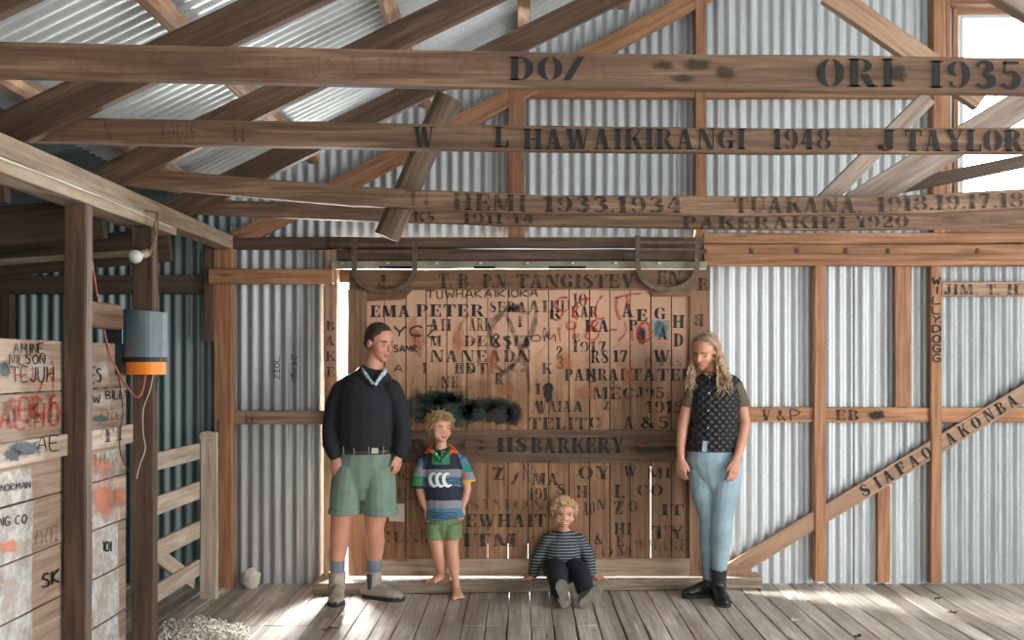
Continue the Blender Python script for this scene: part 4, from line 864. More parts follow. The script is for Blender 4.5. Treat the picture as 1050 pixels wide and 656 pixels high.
def shoe(ankle, toe, L_, w_, top, vertical=None, heel=.27):
    """ankle point above the heel; toe = horizontal unit direction; bottom rests at z0 = ankle.z - top"""
    a = Vector(ankle); t = Vector(toe).normalized(); s = Vector((-t.y, t.x, 0)); z0 = a.z-top
    def at(f, z): return Vector((a.x, a.y, 0))+t*(f-heel)*L_+Vector((0, 0, z0+z))
    rings = [(at(.02, .045), w_*.3, .035), (at(.12, .05), w_*.42, .045), (at(.3, .055), w_*.44, .055), (at(.5, .05), w_*.46, .048), (at(.72, .04), w_*.52, .037), (at(.88, .034), w_*.44, .03), (at(.97, .03), w_*.26, .024)]
    up = loft(rings, s, 14)
    outl = [(0, -.22), (0, .22), (.1, .4), (.3, .42), (.5, .44), (.72, .54), (.88, .46), (1.0, .24), (1.03, 0), (1.0, -.24), (.88, -.46), (.72, -.54), (.5, -.44), (.3, -.42), (.1, -.4)]
    V = []; 
    for z in (0, .024):
        for f, o in outl: V.append(at(f, z)+s*o*w_)
    n = len(outl); Fc = [tuple(range(n)), tuple(reversed(range(n, 2*n)))]+[(j, (j+1) % n, n+(j+1) % n, n+j) for j in range(n)]
    return up, (V, Fc), at
def locks(rnd, head, n, length, r, cond, droop=.3, out=.7, swirl=.4, seg=5, base=(.355, .42, .365), cen=(0, -.05, .15), mess=.5):
    P = []; k = 0
    while k < n:
        v = Vector((rnd.gauss(0, 1), rnd.gauss(0, 1), rnd.gauss(0, 1))).normalized()
        a, f, u = cen[0]+v.x*base[0], cen[1]+v.y*base[1], cen[2]+v.z*base[2]
        if not cond(a, f, u): continue
        k += 1
        p = head.P(a*.97, f*.97, u*.97); nrm = (head.B[0]*v.x+head.B[1]*v.y+head.B[2]*v.z).normalized()
        fwd = (head.B[1]*rnd.uniform(.2, 1)+head.B[0]*rnd.uniform(-swirl, swirl)*2)
        d = (nrm*out+fwd*.6+Vector((rnd.gauss(0, mess), rnd.gauss(0, mess), rnd.gauss(0, mess)*.6))*.5).normalized()
        L_ = length*rnd.uniform(.6, 1.2)*head.H; pts = [(p, r)]
        for q in range(seg):
            p = p+d*L_/seg; d = (d-UP*droop*(.5+q*.3)*.5+nrm*-.08).normalized(); pts.append((p, r*(1-(q+1)/(seg+.6))))
        P.append(loft(pts, UP, 5, closed_round=False))
    return P
def on_surface(name, polys, target, parent, mat, Yguess, lift=.0015, sub=1):
    """marks printed on cloth: each corner dropped onto the cloth along the view depth (Y)"""
    me = target.data; bv = BVHTree.FromPolygons([v.co+parent.location for v in me.vertices], [tuple(p.vertices) for p in me.polygons])
    V = []; Fc = []
    for p in polys:
        i = len(V)
        for (x, y) in p:
            w_ = W(x, y, Yguess); h, nn, ix, ds = bv.ray_cast(Vector((w_.x, w_.y-.6, w_.z)), Vector((0, 1, 0)))
            V.append((h if h else w_)-Vector((0, lift, 0)))
        Fc.append(tuple(range(i, i+len(p))))
    return mesh_obj(name, V, Fc, mat, parent)
def cloth(name, col, rough=.85, bump=.35, bscale=16., var=.15, sheen=.0): return plain(name, col, rough, 0, bump, bscale, var, 9, sheen)
skinA = skin_mat('skin_fair_ruddy', (.5, .235, .155)); skinB = skin_mat('skin_fair_child', (.55, .28, .19)); skinC = skin_mat('skin_tanned', (.5, .245, .155))
lipA = plain('lips', (.42, .15, .12), .5)

# ---- the man ---------------------------------------------------------------------
Y0 = 6.37
man = empty('person', (W(366, 600, Y0).x, Y0, 0), 'tall man in black jumper, sage shorts and work boots, looking right', 'person', 'family in the shed')
hd = Head(W(389, 351.5, Y0-.02), 54, 12, .248)
neck = loft([(W(380, 386, Y0+.02), .075, .07), (W(383, 374, Y0), .06, .062), (W(386, 362, Y0), .058, .062)])
torso = loft([(W(373, 494, Y0), .09, .08), (W(374, 478, Y0), .155, .11), (W(374, 460, Y0), .165, .11), (W(374, 435, Y0), .175, .115), (W(374, 410, Y0), .18, .12), (W(375, 398, Y0), .165, .1), (W(379, 386, Y0), .1, .075)])
legs = [loft([(W(357, 490, Y0), .095), (W(352, 520, Y0), .082), (W(349, 541, Y0-.01), .062), (W(348, 556, Y0+.01), .062), (W(346, 575, Y0), .046), (W(346, 596, Y0), .04)]),
        loft([(W(389, 490, Y0), .095), (W(386, 520, Y0), .082), (W(384, 541, Y0-.01), .062), (W(385, 556, Y0+.01), .062), (W(384, 575, Y0+.02), .046), (W(384, 594, Y0+.03), .04)])]
aL_ = [(W(351, 400, Y0), .05), (W(344, 414, Y0), .045), (W(339, 438, Y0), .036), (W(340, 455, Y0-.04), .04), (W(344, 468, Y0-.07), .031)]
aR_ = [(W(401, 399, Y0), .05), (W(408, 414, Y0), .043), (W(412, 436, Y0), .035), (W(413, 452, Y0-.02), .038), (W(410, 466, Y0-.03), .03)]
hands = hand(W(344, 467, Y0-.07), (.03, -.15, -1), (-.25, -1, .1), (.9, -.3, 0), .185, .75)+hand(W(409, 465, Y0-.03), (-.1, -.1, -1), (1, -.5, 0), (-.5, -.8, 0), .17, .8)
fuse('body', [neck, torso, loft(aL_), loft(aR_)]+legs+hd.prims()+hands, [skinA, lipA], man, .0048, 3, hd.deform, lambda p: 1 if hd.lip(p) else 0)
hair_m = plain('dark_brown_hair', (.035, .021, .014), .55, 0, .5, 70, .3, 30)
hd.features(man, plain('man_iris', (.05, .03, .02), .3), hair_m, closed=.8)
rn = random.Random(5)
def man_line(a, f, u): return u > -.12 and f < .22+(u-.3)*.1 and (u > .0+f*.9 or f < -.08) and not (abs(a) > .28 and f > .02 and u < .05)
hp_ = [hd.E(0, -.072, .172, .347, .395, .36), hd.E(0, -.22, -.02, .31, .23, .25)]
fuse('hair', hp_+locks(rn, hd, 240, .14, .005, lambda a, f, u: man_line(a, f, u) and f < .05, droop=.4, out=.05, mess=.2, base=(.34, .395, .35)), hair_m, man, .005, 1)
jm = cloth('black_knit', (.009, .012, .016), .9, .5, 40); 
body_c = loft([(W(374, 461, Y0), .178, .13), (W(374, 455, Y0), .188, .138), (W(374, 437, Y0), .183, .135), (W(374, 414, Y0), .19, .14), (W(375, 402, Y0), .185, .125), (W(377, 393, Y0), .155, .105), (W(380, 386, Y0), .10, .085)]); trap = [loft([(W(380, 383, Y0+.02), .05), (W(365, 389, Y0+.01), .052), (W(350, 399, Y0), .06)]), loft([(W(382, 383, Y0+.02), .05), (W(392, 390, Y0+.01), .05), (W(402, 399, Y0), .058)])]
slv = lambda pts, k: loft([(p[0], p[1]+k) for p in pts])
col_ = [loft([(W(362, 386, Y0+.02), .022), (W(371, 384, Y0-.075), .018), (W(381, 394, Y0-.115), .014)]), loft([(W(398, 386, Y0+.02), .02), (W(392, 388, Y0-.08), .016), (W(383, 395, Y0-.115), .014)]), loft([(W(362, 386, Y0+.02), .024), (W(372, 380, Y0+.07), .026), (W(388, 380, Y0+.07), .024), (W(398, 386, Y0+.02), .02)])]
fuse('jumper', trap+[body_c, slv(aL_[:-1]+[(W(343.5, 465, Y0-.065), .03)], .02), slv(aR_[:-1]+[(W(410.5, 463, Y0-.028), .029)], .019)]+col_, jm, man, .007, 4)
# checked collar
cm, cnt, cb = new_mat('checked_cotton'); tc = N(cnt, 'ShaderNodeTexCoord'); ck = N(cnt, 'ShaderNodeTexChecker', Scale=75.); ck.inputs[1].default_value = (.62, .7, .74, 1); ck.inputs[2].default_value = (.14, .22, .32, 1)
L(cnt, tc.outputs['Object'], ck.inputs[0]); L(cnt, ck.outputs[0], cb.inputs['Base Color']); cb.inputs['Roughness'].default_value = .8
fuse('shirt_collar', [loft([(W(371, 378, Y0-.02), .012, .02), (W(374, 383, Y0-.085), .012, .022), (W(382, 393, Y0-.12), .01, .012)]), loft([(W(395, 381, Y0-.02), .012, .02), (W(391, 385, Y0-.09), .012, .022), (W(385, 394, Y0-.12), .01, .012)]), loft([(W(371, 379, Y0-.02), .02, .012), (W(377, 376, Y0+.07), .02, .012), (W(389, 376, Y0+.07), .02, .012), (W(395, 381, Y0-.02), .02, .012)], UP)], cm, man, .004, 1)
sm_ = cloth('sage_cotton', (.155, .225, .185), .8, .9, 11, .2)
leg_c = [loft([(W(359, 478, Y0), .105, .12), (W(356, 500, Y0), .108, .115), (W(354, 522, Y0), .104, .108), (W(354, 525, Y0), .108, .112)], closed_round=False), loft([(W(388, 478, Y0), .105, .12), (W(389, 500, Y0), .108, .115), (W(390, 523, Y0), .104, .108), (W(390, 526, Y0), .108, .112)], closed_round=False)]
fuse('shorts', [loft([(W(372, 512, Y0), .05, .07), (W(373, 497, Y0), .14, .105), (W(374, 476, Y0), .195, .13), (W(374, 462, Y0), .178, .125), (W(374, 459, Y0), .175, .12)], closed_round=False)]+leg_c, sm_, man, .006, 12)
for cx_, cy_ in ((354, 520.5), (390, 521.5)): fuse('shorts_cuff', [loft([(W(cx_, cy_, Y0), .110, .114), (W(cx_, cy_+6, Y0), .112, .116)], closed_round=False)], sm_, man, .006, 2)
bt = raw('belt', [loft([(W(374, 464.5, Y0), .182, .13), (W(374, 459, Y0), .178, .128)], closed_round=False, n=28)], plain('brown_leather', (.06, .035, .025), .5), man)
raws('belt_loop', [loft([(W(x, 466, Y0-.131+(abs(x-374)/30)**2*.05), .004), (W(x, 458, Y0-.131+(abs(x-374)/30)**2*.05), .004)], n=6) for x in (352, 363, 378, 393)], sm_, man)
bk = beam('belt_buckle', [W(381, 462, Y0-.133), W(388, 462, Y0-.128)], .008, .034, M['bolt']); child(bk, man)
sock = cloth('grey_socks', (.15, .18, .21), .9, .5, 60)
fuse('sock', [loft([(W(346, 574, Y0), .05), (W(346, 590, Y0), .047)], closed_round=False)], sock, man, .006, 2)
fuse('sock', [loft([(W(384, 572, Y0+.02), .05), (W(384, 590, Y0+.03), .047)], closed_round=False)], sock, man, .006, 2)
suede = plain('dusty_suede', (.3, .255, .215), .9, 0, .3, 50, .25, 18); sole = plain('black_rubber', (.018, .018, .018), .7); elastic = plain('dark_elastic', (.03, .04, .045), .8)
for (px, yy, dir_, nm) in ((346, Y0-.0, (.12, -1, 0), 'l'), (383.5, Y0+.03, (.9, -.42, 0), 'r')):
    a = Vector((W(px, 590, yy).x, yy, .1)); up, so_, at = shoe(a, dir_, .29, .105, .1)
    bo = fuse('boot', [up, loft([(a+Vector((0, 0, -.03)), .055, .05), (a+Vector((0, 0, .03)), .052, .047), (a+Vector((0, 0, .075)), .057, .052)], closed_round=False)], suede, man, .005, 2)
    raw('boot_sole', [so_], sole, bo) if False else raw('boot_sole', [so_], sole, man, smooth=False)
    t = Vector(dir_).normalized(); s = Vector((-t.y, t.x, 0)); s = s if s.y < 0 else -s
    raw('boot_toe_cap', [loft([(at(.82, .03), .048, .024), (at(.93, .027), .036, .023), (at(1.0, .024), .018, .018)], s, 12)], sole, man)
    raw('boot_elastic', [loft([(a+s*.052+Vector((0, 0, -.03)), .014, .006), (a+s*.05+Vector((0, 0, .06)), .02, .006)], t, 8)], elastic, man)
    raw('pull_tab', [loft([(a-t*.055+Vector((0, 0, .06)), .01, .003), (a-t*.06+Vector((0, 0, .1)), .01, .003)], s, 6)], suede, man)

# ---- the woman --------------------------------------------------------------------
Y0 = 6.36
wo = empty('person', (W(733, 600, Y0).x, Y0, 0), 'woman with long wavy blonde hair in black quilted vest and pale jeans', 'person', 'family in the shed')
hd = Head(W(722, 361, Y0-.03), -36, 20, .228, roll=-6, wide=.98)
neck = loft([(W(731, 388, Y0+.02), .062, .055), (W(729, 378, Y0+.01), .048, .05), (W(725, 368, Y0), .046, .05)])
torso = loft([(W(732, 486, Y0), .08, .07), (W(733, 472, Y0), .165, .11), (W(733, 455, Y0), .15, .1), (W(733, 437, Y0), .125, .09), (W(733, 412, Y0), .14, .105), (W(733, 397, Y0), .155, .09), (W(732, 387, Y0), .09, .065)])
wl1 = [(W(719, 480, Y0+.03), .08), (W(721, 505, Y0+.03), .066), (W(727, 532, Y0+.02), .048), (W(727, 550, Y0+.04), .053), (W(728, 573, Y0+.06), .036), (W(728, 596, Y0+.08), .033)]
wl2 = [(W(746, 480, Y0-.02), .084), (W(744, 503, Y0-.03), .076), (W(740, 531, Y0-.05), .054), (W(739, 550, Y0-.03), .056), (W(738, 573, Y0-.03), .038), (W(737, 596, Y0-.03), .034)]
waL = [(W(715, 396, Y0), .04), (W(705, 415, Y0+.01), .04), (W(700, 436, Y0), .034), (W(698, 454, Y0-.03), .03), (W(698, 470, Y0-.05), .022)]
waR = [(W(753, 396, Y0), .042), (W(760, 415, Y0+.01), .043), (W(764, 434, Y0-.02), .036), (W(760, 454, Y0-.1), .032), (W(755, 471, Y0-.15), .024)]
hands = hand(W(698, 469, Y0-.05), (0, -.12, -1), (-.7, -.8, 0), (.7, -.6, 0), .17, .7)+hand(W(755, 470, Y0-.15), (-.16, -.05, -1), (.5, -1, 0), (-.9, -.3, 0), .17, .6)
fuse('body', [neck, torso, loft(waL), loft(waR), loft(wl1), loft(wl2)]+hd.prims()+hands, [skinC, lipA], wo, .0048, 3, hd.deform, lambda p: 1 if hd.lip(p) else 0)
bl = plain('blonde_brown_hair', (.2, .135, .08), .5, 0, .5, 90, .45, 40); br = plain('woman_brow', (.14, .085, .05), .7)
hd.features(wo, plain('woman_iris', (.06, .05, .03), .3), br, closed=.8)
rn = random.Random(11); P = []
cap = [hd.E(0, -.085, .17, .35, .40, .36), hd.E(0, -.22, -.05, .31, .22, .28)]
def wave_lock(a, f, u, endx, endz, r, yoff, side):
    p0 = hd.P(a, f, u); p1 = hd.P(side*.38, f*.5-.1, .02) if side else p0
    e = W(endx, endz, Y0+yoff); pts = []; ph = rn.uniform(0, 6); am = rn.uniform(.012, .028); n = 22
    for i in range(n+1):
        t = i/n
        if t < .3: q = p0.lerp(p1, t/.3)+(p0.lerp(p1, t/.3)-hd.c).normalized()*.02*math.sin(t/.3*math.pi)
        else: q = p1.lerp(e, (t-.3)/.7)
        k = max(0, t-.25)
        q = q+Vector((math.sin(t*24+ph)*am*k*1.3, math.cos(t*22+ph)*am*k*1.3, 0)); pts.append((q, r*(.7+.5*math.sin(min(1, t*1.15)*math.pi))*(1-t**6*.8)))
    return loft(pts, Vector((0, 1, 0)), 6, closed_round=False)
lat = hd.B[0]
for i in range(120):   # right of picture: her left side, falls over the shoulder
    P.append(wave_lock(rn.uniform(-.02, .12), rn.uniform(-.3, .08), .5-rn.uniform(0, .03), rn.uniform(736, 752), rn.uniform(385, 408), rn.uniform(.006, .010), rn.uniform(-.14, -.06), 1))
for i in range(80):
    P.append(wave_lock(rn.uniform(-.16, -.02), rn.uniform(-.3, .05), .49-rn.uniform(0, .03), rn.uniform(703, 712), rn.uniform(388, 408), rn.uniform(.006, .010), rn.uniform(-.08, .02), -1))
for i in range(40):
    P.append(wave_lock(rn.uniform(-.1, .1), rn.uniform(-.3, -.1), .45, rn.uniform(712, 742), rn.uniform(392, 412), rn.uniform(.006, .009), rn.uniform(.04, .1), 0))
fuse('hair', cap, bl, wo, .006, 2)
bl2 = plain('blonde_lock', (.32, .21, .125), .45, 0, .3, 90, .5, 30)
raw('hair_locks', P, bl2, wo)
olive = cloth('olive_jersey', (.085, .08, .045), .85, .3, 30)
fuse('tshirt', [loft([(W(736, 391, Y0), .05), (W(745, 393, Y0), .05)]+[(p[0], p[1]+.016) for p in waR[:2]]+[(W(760, 416.5, Y0+.01), .056)], closed_round=False), loft([(W(730, 391, Y0), .05), (W(722, 393, Y0), .05)]+[(p[0], p[1]+.014) for p in waL[:2]]+[(W(704.5, 417, Y0+.01), .05)], closed_round=False), loft([(W(733, 460, Y0), .14, .1), (W(733, 412, Y0), .148, .108), (W(733, 396, Y0), .15, .09), (W(731, 389, Y0), .09, .07)])], olive, wo, .006, 3)
vm = plain('black_quilted_nylon', (.012, .011, .014), .55, 0, 0, 60, .2, 9)
vnt = vm.node_tree; vb_ = vnt.nodes['Principled BSDF']; tc = N(vnt, 'ShaderNodeTexCoord'); sp = N(vnt, 'ShaderNodeSeparateXYZ'); L(vnt, tc.outputs['Object'], sp.inputs[0])
def absin(a, k): return math_n(vnt, 'ABSOLUTE', math_n(vnt, 'SINE', math_n(vnt, 'MULTIPLY', a, k)))
q1 = absin(math_n(vnt, 'ADD', sp.outputs[0], sp.outputs[2]), 62.); q2 = absin(math_n(vnt, 'SUBTRACT', sp.outputs[0], sp.outputs[2]), 62.)
bp = N(vnt, 'ShaderNodeBump', Strength=.9, Distance=.012); L(vnt, math_n(vnt, 'POWER', math_n(vnt, 'MULTIPLY', q1, q2), .5), bp.inputs['Height']); L(vnt, bp.outputs[0], vb_.inputs['Normal'])
fuse('vest', [loft([(W(733, 462, Y0), .188, .135), (W(733, 450, Y0), .178, .13), (W(733, 435, Y0), .158, .122), (W(733, 412, Y0), .165, .13), (W(733, 401, Y0), .162, .115), (W(733, 393, Y0), .14, .095), (W(731, 385, Y0), .085, .075)], closed_round=False), loft([(W(738, 387, Y0), .05), (W(752, 393, Y0), .05, .055)]), loft([(W(728, 387, Y0), .05), (W(716, 394, Y0), .048, .055)]), loft([(W(731, 388, Y0+.01), .072, .068), (W(730, 381, Y0+.01), .07, .066)], closed_round=False)], vm, wo, .006, 3)
raws('vest_button', [ell(W(x, y, Y0-d), (.006, .004, .006)) for x, y, d in ((728, 387, .08), (727, 403, .128), (726, 421, .134), (726, 439, .13))], M['bolt'], wo)
jn = plain('pale_denim', (.23, .33, .385), .8, 0, .8, 13, .22, 7)
fuse('jeans', [loft([(W(732, 502, Y0), .05, .07), (W(733, 488, Y0), .13, .1), (W(733, 472, Y0), .182, .125), (W(733, 462, Y0), .17, .12), (W(733, 456, Y0), .16, .115)], closed_round=False), loft([(p[0], p[1]+.014) for p in wl1[:-1]]+[(W(728, 590, Y0+.075), .045)]), loft([(p[0], p[1]+.015) for p in wl2[:-1]]+[(W(737, 590, Y0-.03), .046)])], jn, wo, .0055, 12)
rb = beam('belt_tongue', [W(722, 463, Y0-.135), W(723, 452, Y0-.136)], .012, .03, jn, up=Vector((1, 0, 0))); child(rb, wo)
blk = plain('black_leather', (.012, .013, .015), .35, 0, .15, 30, .2, 12)
for (px, yy, dir_) in ((728, Y0+.09, (-.97, -.22, 0)), (737, Y0-.03, (.03, -1, 0))):
    a = Vector((W(px, 596, yy).x, yy, .1)); up, so_, at = shoe(a, dir_, .25, .09, .1, heel=.26)
    fuse('boot', [up, loft([(a+Vector((0, 0, -.03)), .048, .045), (a+Vector((0, 0, .03)), .047, .044), (a+Vector((0, 0, .1)), .056, .05)], closed_round=False)], blk, wo, .005, 2)
    raw('boot_sole', [so_], sole, wo, smooth=False)

# ---- standing boy ---------------------------------------------------------------------
Y0 = 6.49
b1_ = empty('person', (W(455, 600, Y0).x, Y0, 0), 'barefoot boy standing in a colourful striped rugby shirt and green shorts', 'person', 'family in the shed')
hd = Head(W(451, 438, Y0-.02), 36, 6, .2, wide=1.12, child_=True)
neck = loft([(W(452, 466, Y0+.01), .05, .045), (W(452, 458, Y0), .038, .038), (W(452, 448, Y0), .036, .038)])
torso = loft([(W(455, 541, Y0), .05, .05), (W(455, 533, Y0), .09, .06), (W(455, 510, Y0), .105, .075), (W(455, 485, Y0), .115, .08), (W(454, 472, Y0), .115, .065), (W(453, 466, Y0), .07, .05)])
l1 = [(W(446, 545, Y0), .06), (W(448, 558, Y0), .046), (W(449, 567, Y0-.01), .04), (W(451, 577, Y0+.015), .041), (W(454, 590, Y0+.04), .026), (W(455.5, 595, Y0+.05), .026)]
l2 = [(W(463, 545, Y0), .06), (W(463, 558, Y0), .046), (W(464, 567, Y0-.01), .04), (W(465, 577, Y0), .041), (W(467, 594, Y0-.01), .026), (W(468, 603, Y0-.015), .026)]
a1 = [(W(436, 473, Y0), .036), (W(431, 490, Y0), .033), (W(431, 503, Y0), .028), (W(434, 514, Y0-.02), .025), (W(438, 523, Y0-.03), .019)]
a2 = [(W(471, 472, Y0), .036), (W(477, 488, Y0), .033), (W(479, 501, Y0), .028), (W(477, 511, Y0-.02), .025), (W(474, 520, Y0-.03), .019)]
def bare_foot(ankle, toe, z0, Lf=.17):
    a = Vector((ankle.x, ankle.y, 0)); t = Vector(toe).normalized(); s = Vector((-t.y, t.x, 0)); at = lambda f, o, z: a+t*(f-.22)*Lf+s*o*Lf+Vector((0, 0, z0+z))
    P = [loft([(at(.04, 0, .024), .022, .022), (at(.2, 0, .032), .027, .032), (at(.45, 0, .028), .03, .026), (at(.7, 0, .02), .036, .018), (at(.8, 0, .016), .034, .014)], s, 12), loft([(at(.22, 0, .03), .027), (Vector((ankle.x, ankle.y, ankle.z)), .026)])]
    for k in range(5): P.append(loft([(at(.78, (k-2)*.085, .013), .011 if k else .014), (at(.98-(k*.035), (k-2)*.1, .01), .0095 if k else .013)], s, 8))
    return P
f1 = bare_foot(W(455.5, 593, Y0+.05)+Vector((0, 0, 0)), (-.75, -.65, 0), .08, .155); f2 = bare_foot(W(468, 601, Y0-.02), (.2, -1, 0), .002, .165)
hands = hand(W(438, 522, Y0-.03), (.1, -.15, -1), (-.5, -1, 0), (.9, -.4, 0), .12, .8)+hand(W(474, 519, Y0-.03), (-.08, -.15, -1), (.5, -1, 0), (-.9, -.4, 0), .12, .8)
fuse('body', [neck, torso, loft(l1), loft(l2), loft(a1), loft(a2)]+f1+f2+hd.prims()+hands, [skinB, lipA], b1_, .004, 2, hd.deform, lambda p: 1 if hd.lip(p) else 0)
bh = plain('dark_blond_hair', (.36, .23, .115), .5, 0, .5, 90, .35, 40); bb2 = plain('boy_brow', (.2, .13, .07), .7)
hd.features(b1_, plain('boy_iris', (.04, .05, .06), .3), bb2, closed=.7)
rn = random.Random(21)
kid = lambda a, f, u: (u > .12 and f < .36 and (f < .2 or u > .28)) or (f < -.1 and u > -.22) or (abs(a) > .25 and f < .12 and u > -.02)
fuse('hair', [hd.E(0, -.052, .2, .352, .395, .355), hd.E(0, -.2, -.02, .31, .24, .22)], bh, b1_, .005, 2)
raw('hair_locks', locks(rn, hd, 620, .2, .0048, kid, droop=.55, out=.35, swirl=.8, mess=.6), bh, b1_)
rug = [cloth('rugby_'+n_, c_, .85, .6, 22, .12) for n_, c_ in (('navy', (.012, .018, .032)), ('grey', (.2, .22, .25)), ('blue', (.055, .15, .24)), ('teal', (.02, .2, .19)), ('green', (.03, .2, .09)), ('yellow', (.65, .38, .05)), ('orange', (.6, .1, .03)), ('ltblue', (.08, .17, .25)))]
def rugfn(p):
    x, y = unpx(p)
    if x < 433.5+max(0, (y-480)*.02) and y < 505:
        return 7 if y < 478 else 1 if y < 488 else 4 if y < 498 else 0
    if x > 474.5-max(0, (480-y)*.35) and y < 500:
        return 7 if y < 476 else 3 if y < 484 else (6 if x < 477 else 1) if y < 492 else 5
    if y < 476 and abs(x-452) < 9 and y > 462: return 4 if abs(x-452) > (476-y)*.35 or x > 452 else 0
    if y < 481: return 0
    if y < 488.5: return 1
    if y < 499: return 2 if int((y-488)/1.6) % 2 == 0 or y > 495 else 2
    if y < 513: return 0
    if y < 521: return 1
    return 2
sh = fuse('rugby_shirt', [loft([(W(457, 531, Y0), .138, .1), (W(456, 520, Y0), .13, .1), (W(455, 500, Y0), .122, .1), (W(455, 482, Y0), .13, .095), (W(454, 473, Y0), .118, .085), (W(453, 464, Y0), .075, .06)], closed_round=False), loft([(W(453, 464, Y0), .045), (W(438, 471, Y0), .042)]), loft([(W(453, 464, Y0), .045), (W(469, 471, Y0), .042)]),
    loft([(W(437, 472, Y0), .052), (W(431, 487, Y0), .05), (W(430, 500, Y0), .052)], closed_round=False), loft([(W(470, 471, Y0), .052), (W(477, 484, Y0), .05), (W(480, 495, Y0-.005), .055)], closed_round=False)], rug, b1_, .005, 3, None, rugfn)
col2 = fuse('shirt_collar', [loft([(W(438, 464, Y0+.0), .014, .02), (W(443, 462, Y0-.04), .012, .022), (W(450, 470, Y0-.09), .01, .012)], UP), loft([(W(467, 464, Y0), .014, .022), (W(462, 462, Y0-.04), .012, .022), (W(453, 472, Y0-.09), .01, .012)], UP), loft([(W(438, 464, Y0), .02, .014), (W(444, 458, Y0+.05), .022, .012), (W(461, 458, Y0+.05), .022, .012), (W(467, 464, Y0), .02, .014)], UP)], [rug[4], rug[6]], b1_, .004, 1, None, lambda p: 1 if (unpx(p)[0] < 444 or unpx(p)[0] > 461) else 0)
wht = plain('white_print', (.75, .75, .74), .7)
em = []
for k, x in enumerate((443, 450, 457)):
    em += ribbon([(x+5.2, 484.5), (x+1.8, 484), (x-.8, 488), (x+.2, 493.5), (x+3.4, 496.4), (x+7.4, 495)], [.6, 2.4, 3.3, 3.6, 3.2, .6], 4)
on_surface('shirt_emblem', em, sh, b1_, wht, Y0, .003)
strp = []
for y in (489.6, 492, 494.4, 497): strp += ribbon([(434+i*5, y+.6*math.sin(i*1.9+y)) for i in range(9)], .8)
for y in (523.5, 526, 528.5): strp += ribbon([(438+i*5, y+.6*math.sin(i*1.9+y)) for i in range(8)], .8)
on_surface('shirt_stripes', strp, sh, b1_, rug[0], Y0, .002)
raw('shirt_button', [ell(W(447.5, 465.5, Y0-.1), (.006, .004, .006))], wht, b1_)
gs = cloth('green_cotton', (.13, .2, .1), .85, .9, 18, .2)
fuse('shorts', [loft([(W(455, 551, Y0), .05, .05), (W(455, 541, Y0), .1, .075), (W(455, 523, Y0), .112, .085)], closed_round=False), loft([(W(446, 536, Y0), .064, .08), (W(445.5, 552, Y0), .062, .075)], closed_round=False), loft([(W(463.5, 536, Y0), .064, .08), (W(464, 552, Y0), .062, .075)], closed_round=False)], gs, b1_, .005, 5)

# ---- sitting boy -------------------------------------------------------------------------
Y0 = 6.60
b2_ = empty('person', (W(577, 598, 6.5).x, 6.45, 0), 'smiling young boy sitting on the door sill in a striped long-sleeved top', 'person', 'family in the shed')
hd = Head(W(578.5, 526, Y0-.06), 3, 8, .19, wide=1.14, child_=True)
neck = loft([(W(578, 546, Y0-.01), .042, .04), (W(578, 540, Y0-.03), .034, .034), (W(578, 534, Y0-.04), .034, .036)])
torso = loft([(W(577, 583, Y0), .1, .08), (W(577, 572, Y0), .1, .08), (W(577, 558, Y0-.01), .1, .075), (W(578, 554, Y0-.01), .085, .06), (W(578, 547, Y0-.01), .06, .045)])
q1_ = [(Vector((W(569, 585, Y0).x, Y0-.02, .155)), .062), (Vector((W(570, 585, Y0).x, 6.38, .165)), .05), (Vector((W(572, 588, 6.3).x, 6.29, .15)), .042), (Vector((W(574, 590, 6.2).x, 6.2, .09)), .038), (Vector((W(576, 600, 6.14).x, 6.14, .05)), .028)]
q2_ = [(Vector((W(587, 585, Y0).x, Y0-.02, .155)), .062), (Vector((W(592, 585, Y0).x, 6.4, .165)), .05), (Vector((W(597, 588, 6.32).x, 6.33, .14)), .042), (Vector((W(600, 590, 6.25).x, 6.25, .09)), .038), (Vector((W(601, 600, 6.2).x, 6.2, .05)), .028)]
a1 = [(W(562, 554, Y0-.01), .032), (W(556, 564, Y0), .029), (W(551, 573, Y0+.0), .027), (W(548.5, 582, Y0-.0), .023), (W(547.5, 590, Y0-.01), .018)]
a2 = [(W(594, 554, Y0-.01), .032), (W(600, 564, Y0), .029), (W(604, 573, Y0+.0), .027), (W(605.5, 582, Y0-.0), .023), (W(606.5, 590, Y0-.01), .018)]
hz = .098
h1 = Vector((W(547, 592, Y0).x, Y0-.01, hz)); h2 = Vector((W(608, 592, Y0).x, Y0-.01, hz))
hands = hand(h1, (-.8, -.5, -.03), (0, 0, 1), (.5, -.8, 0), .115, .12, .3)+hand(h2, (.9, -.4, -.03), (0, 0, 1), (-.4, -.9, 0), .115, .12, .3)
fuse('body', [neck, torso, loft(q1_), loft(q2_), loft(a1+[(h1, .02)]), loft(a2+[(h2, .02)])]+hd.prims()+hands, [skinB, lipA], b2_, .004, 2, hd.deform, lambda p: 1 if hd.lip(p) else 0)
bh2 = plain('light_blond_hair', (.62, .44, .25), .5, 0, .5, 90, .3, 40)
hd.features(b2_, plain('sitting_iris', (.03, .03, .04), .3), plain('blond_brow', (.26, .17, .09), .7))
raw('teeth', [hd.E(0, .358, -.255, .075, .014, .014)], wht, b2_)
rn = random.Random(33)
fuse('hair', [hd.E(0, -.08, .18, .35, .40, .36), hd.E(0, -.2, 0, .31, .24, .2)], bh2, b2_, .005, 2)
raw('hair_locks', locks(rn, hd, 560, .14, .0045, lambda a, f, u: (u > .2 and f < .36 and (f < .2 or u > .3)) or (f < -.1 and u > -.15) or (abs(a) > .28 and f < .05 and u > .02), droop=.2, out=.5, swirl=.5, mess=.5), bh2, b2_)
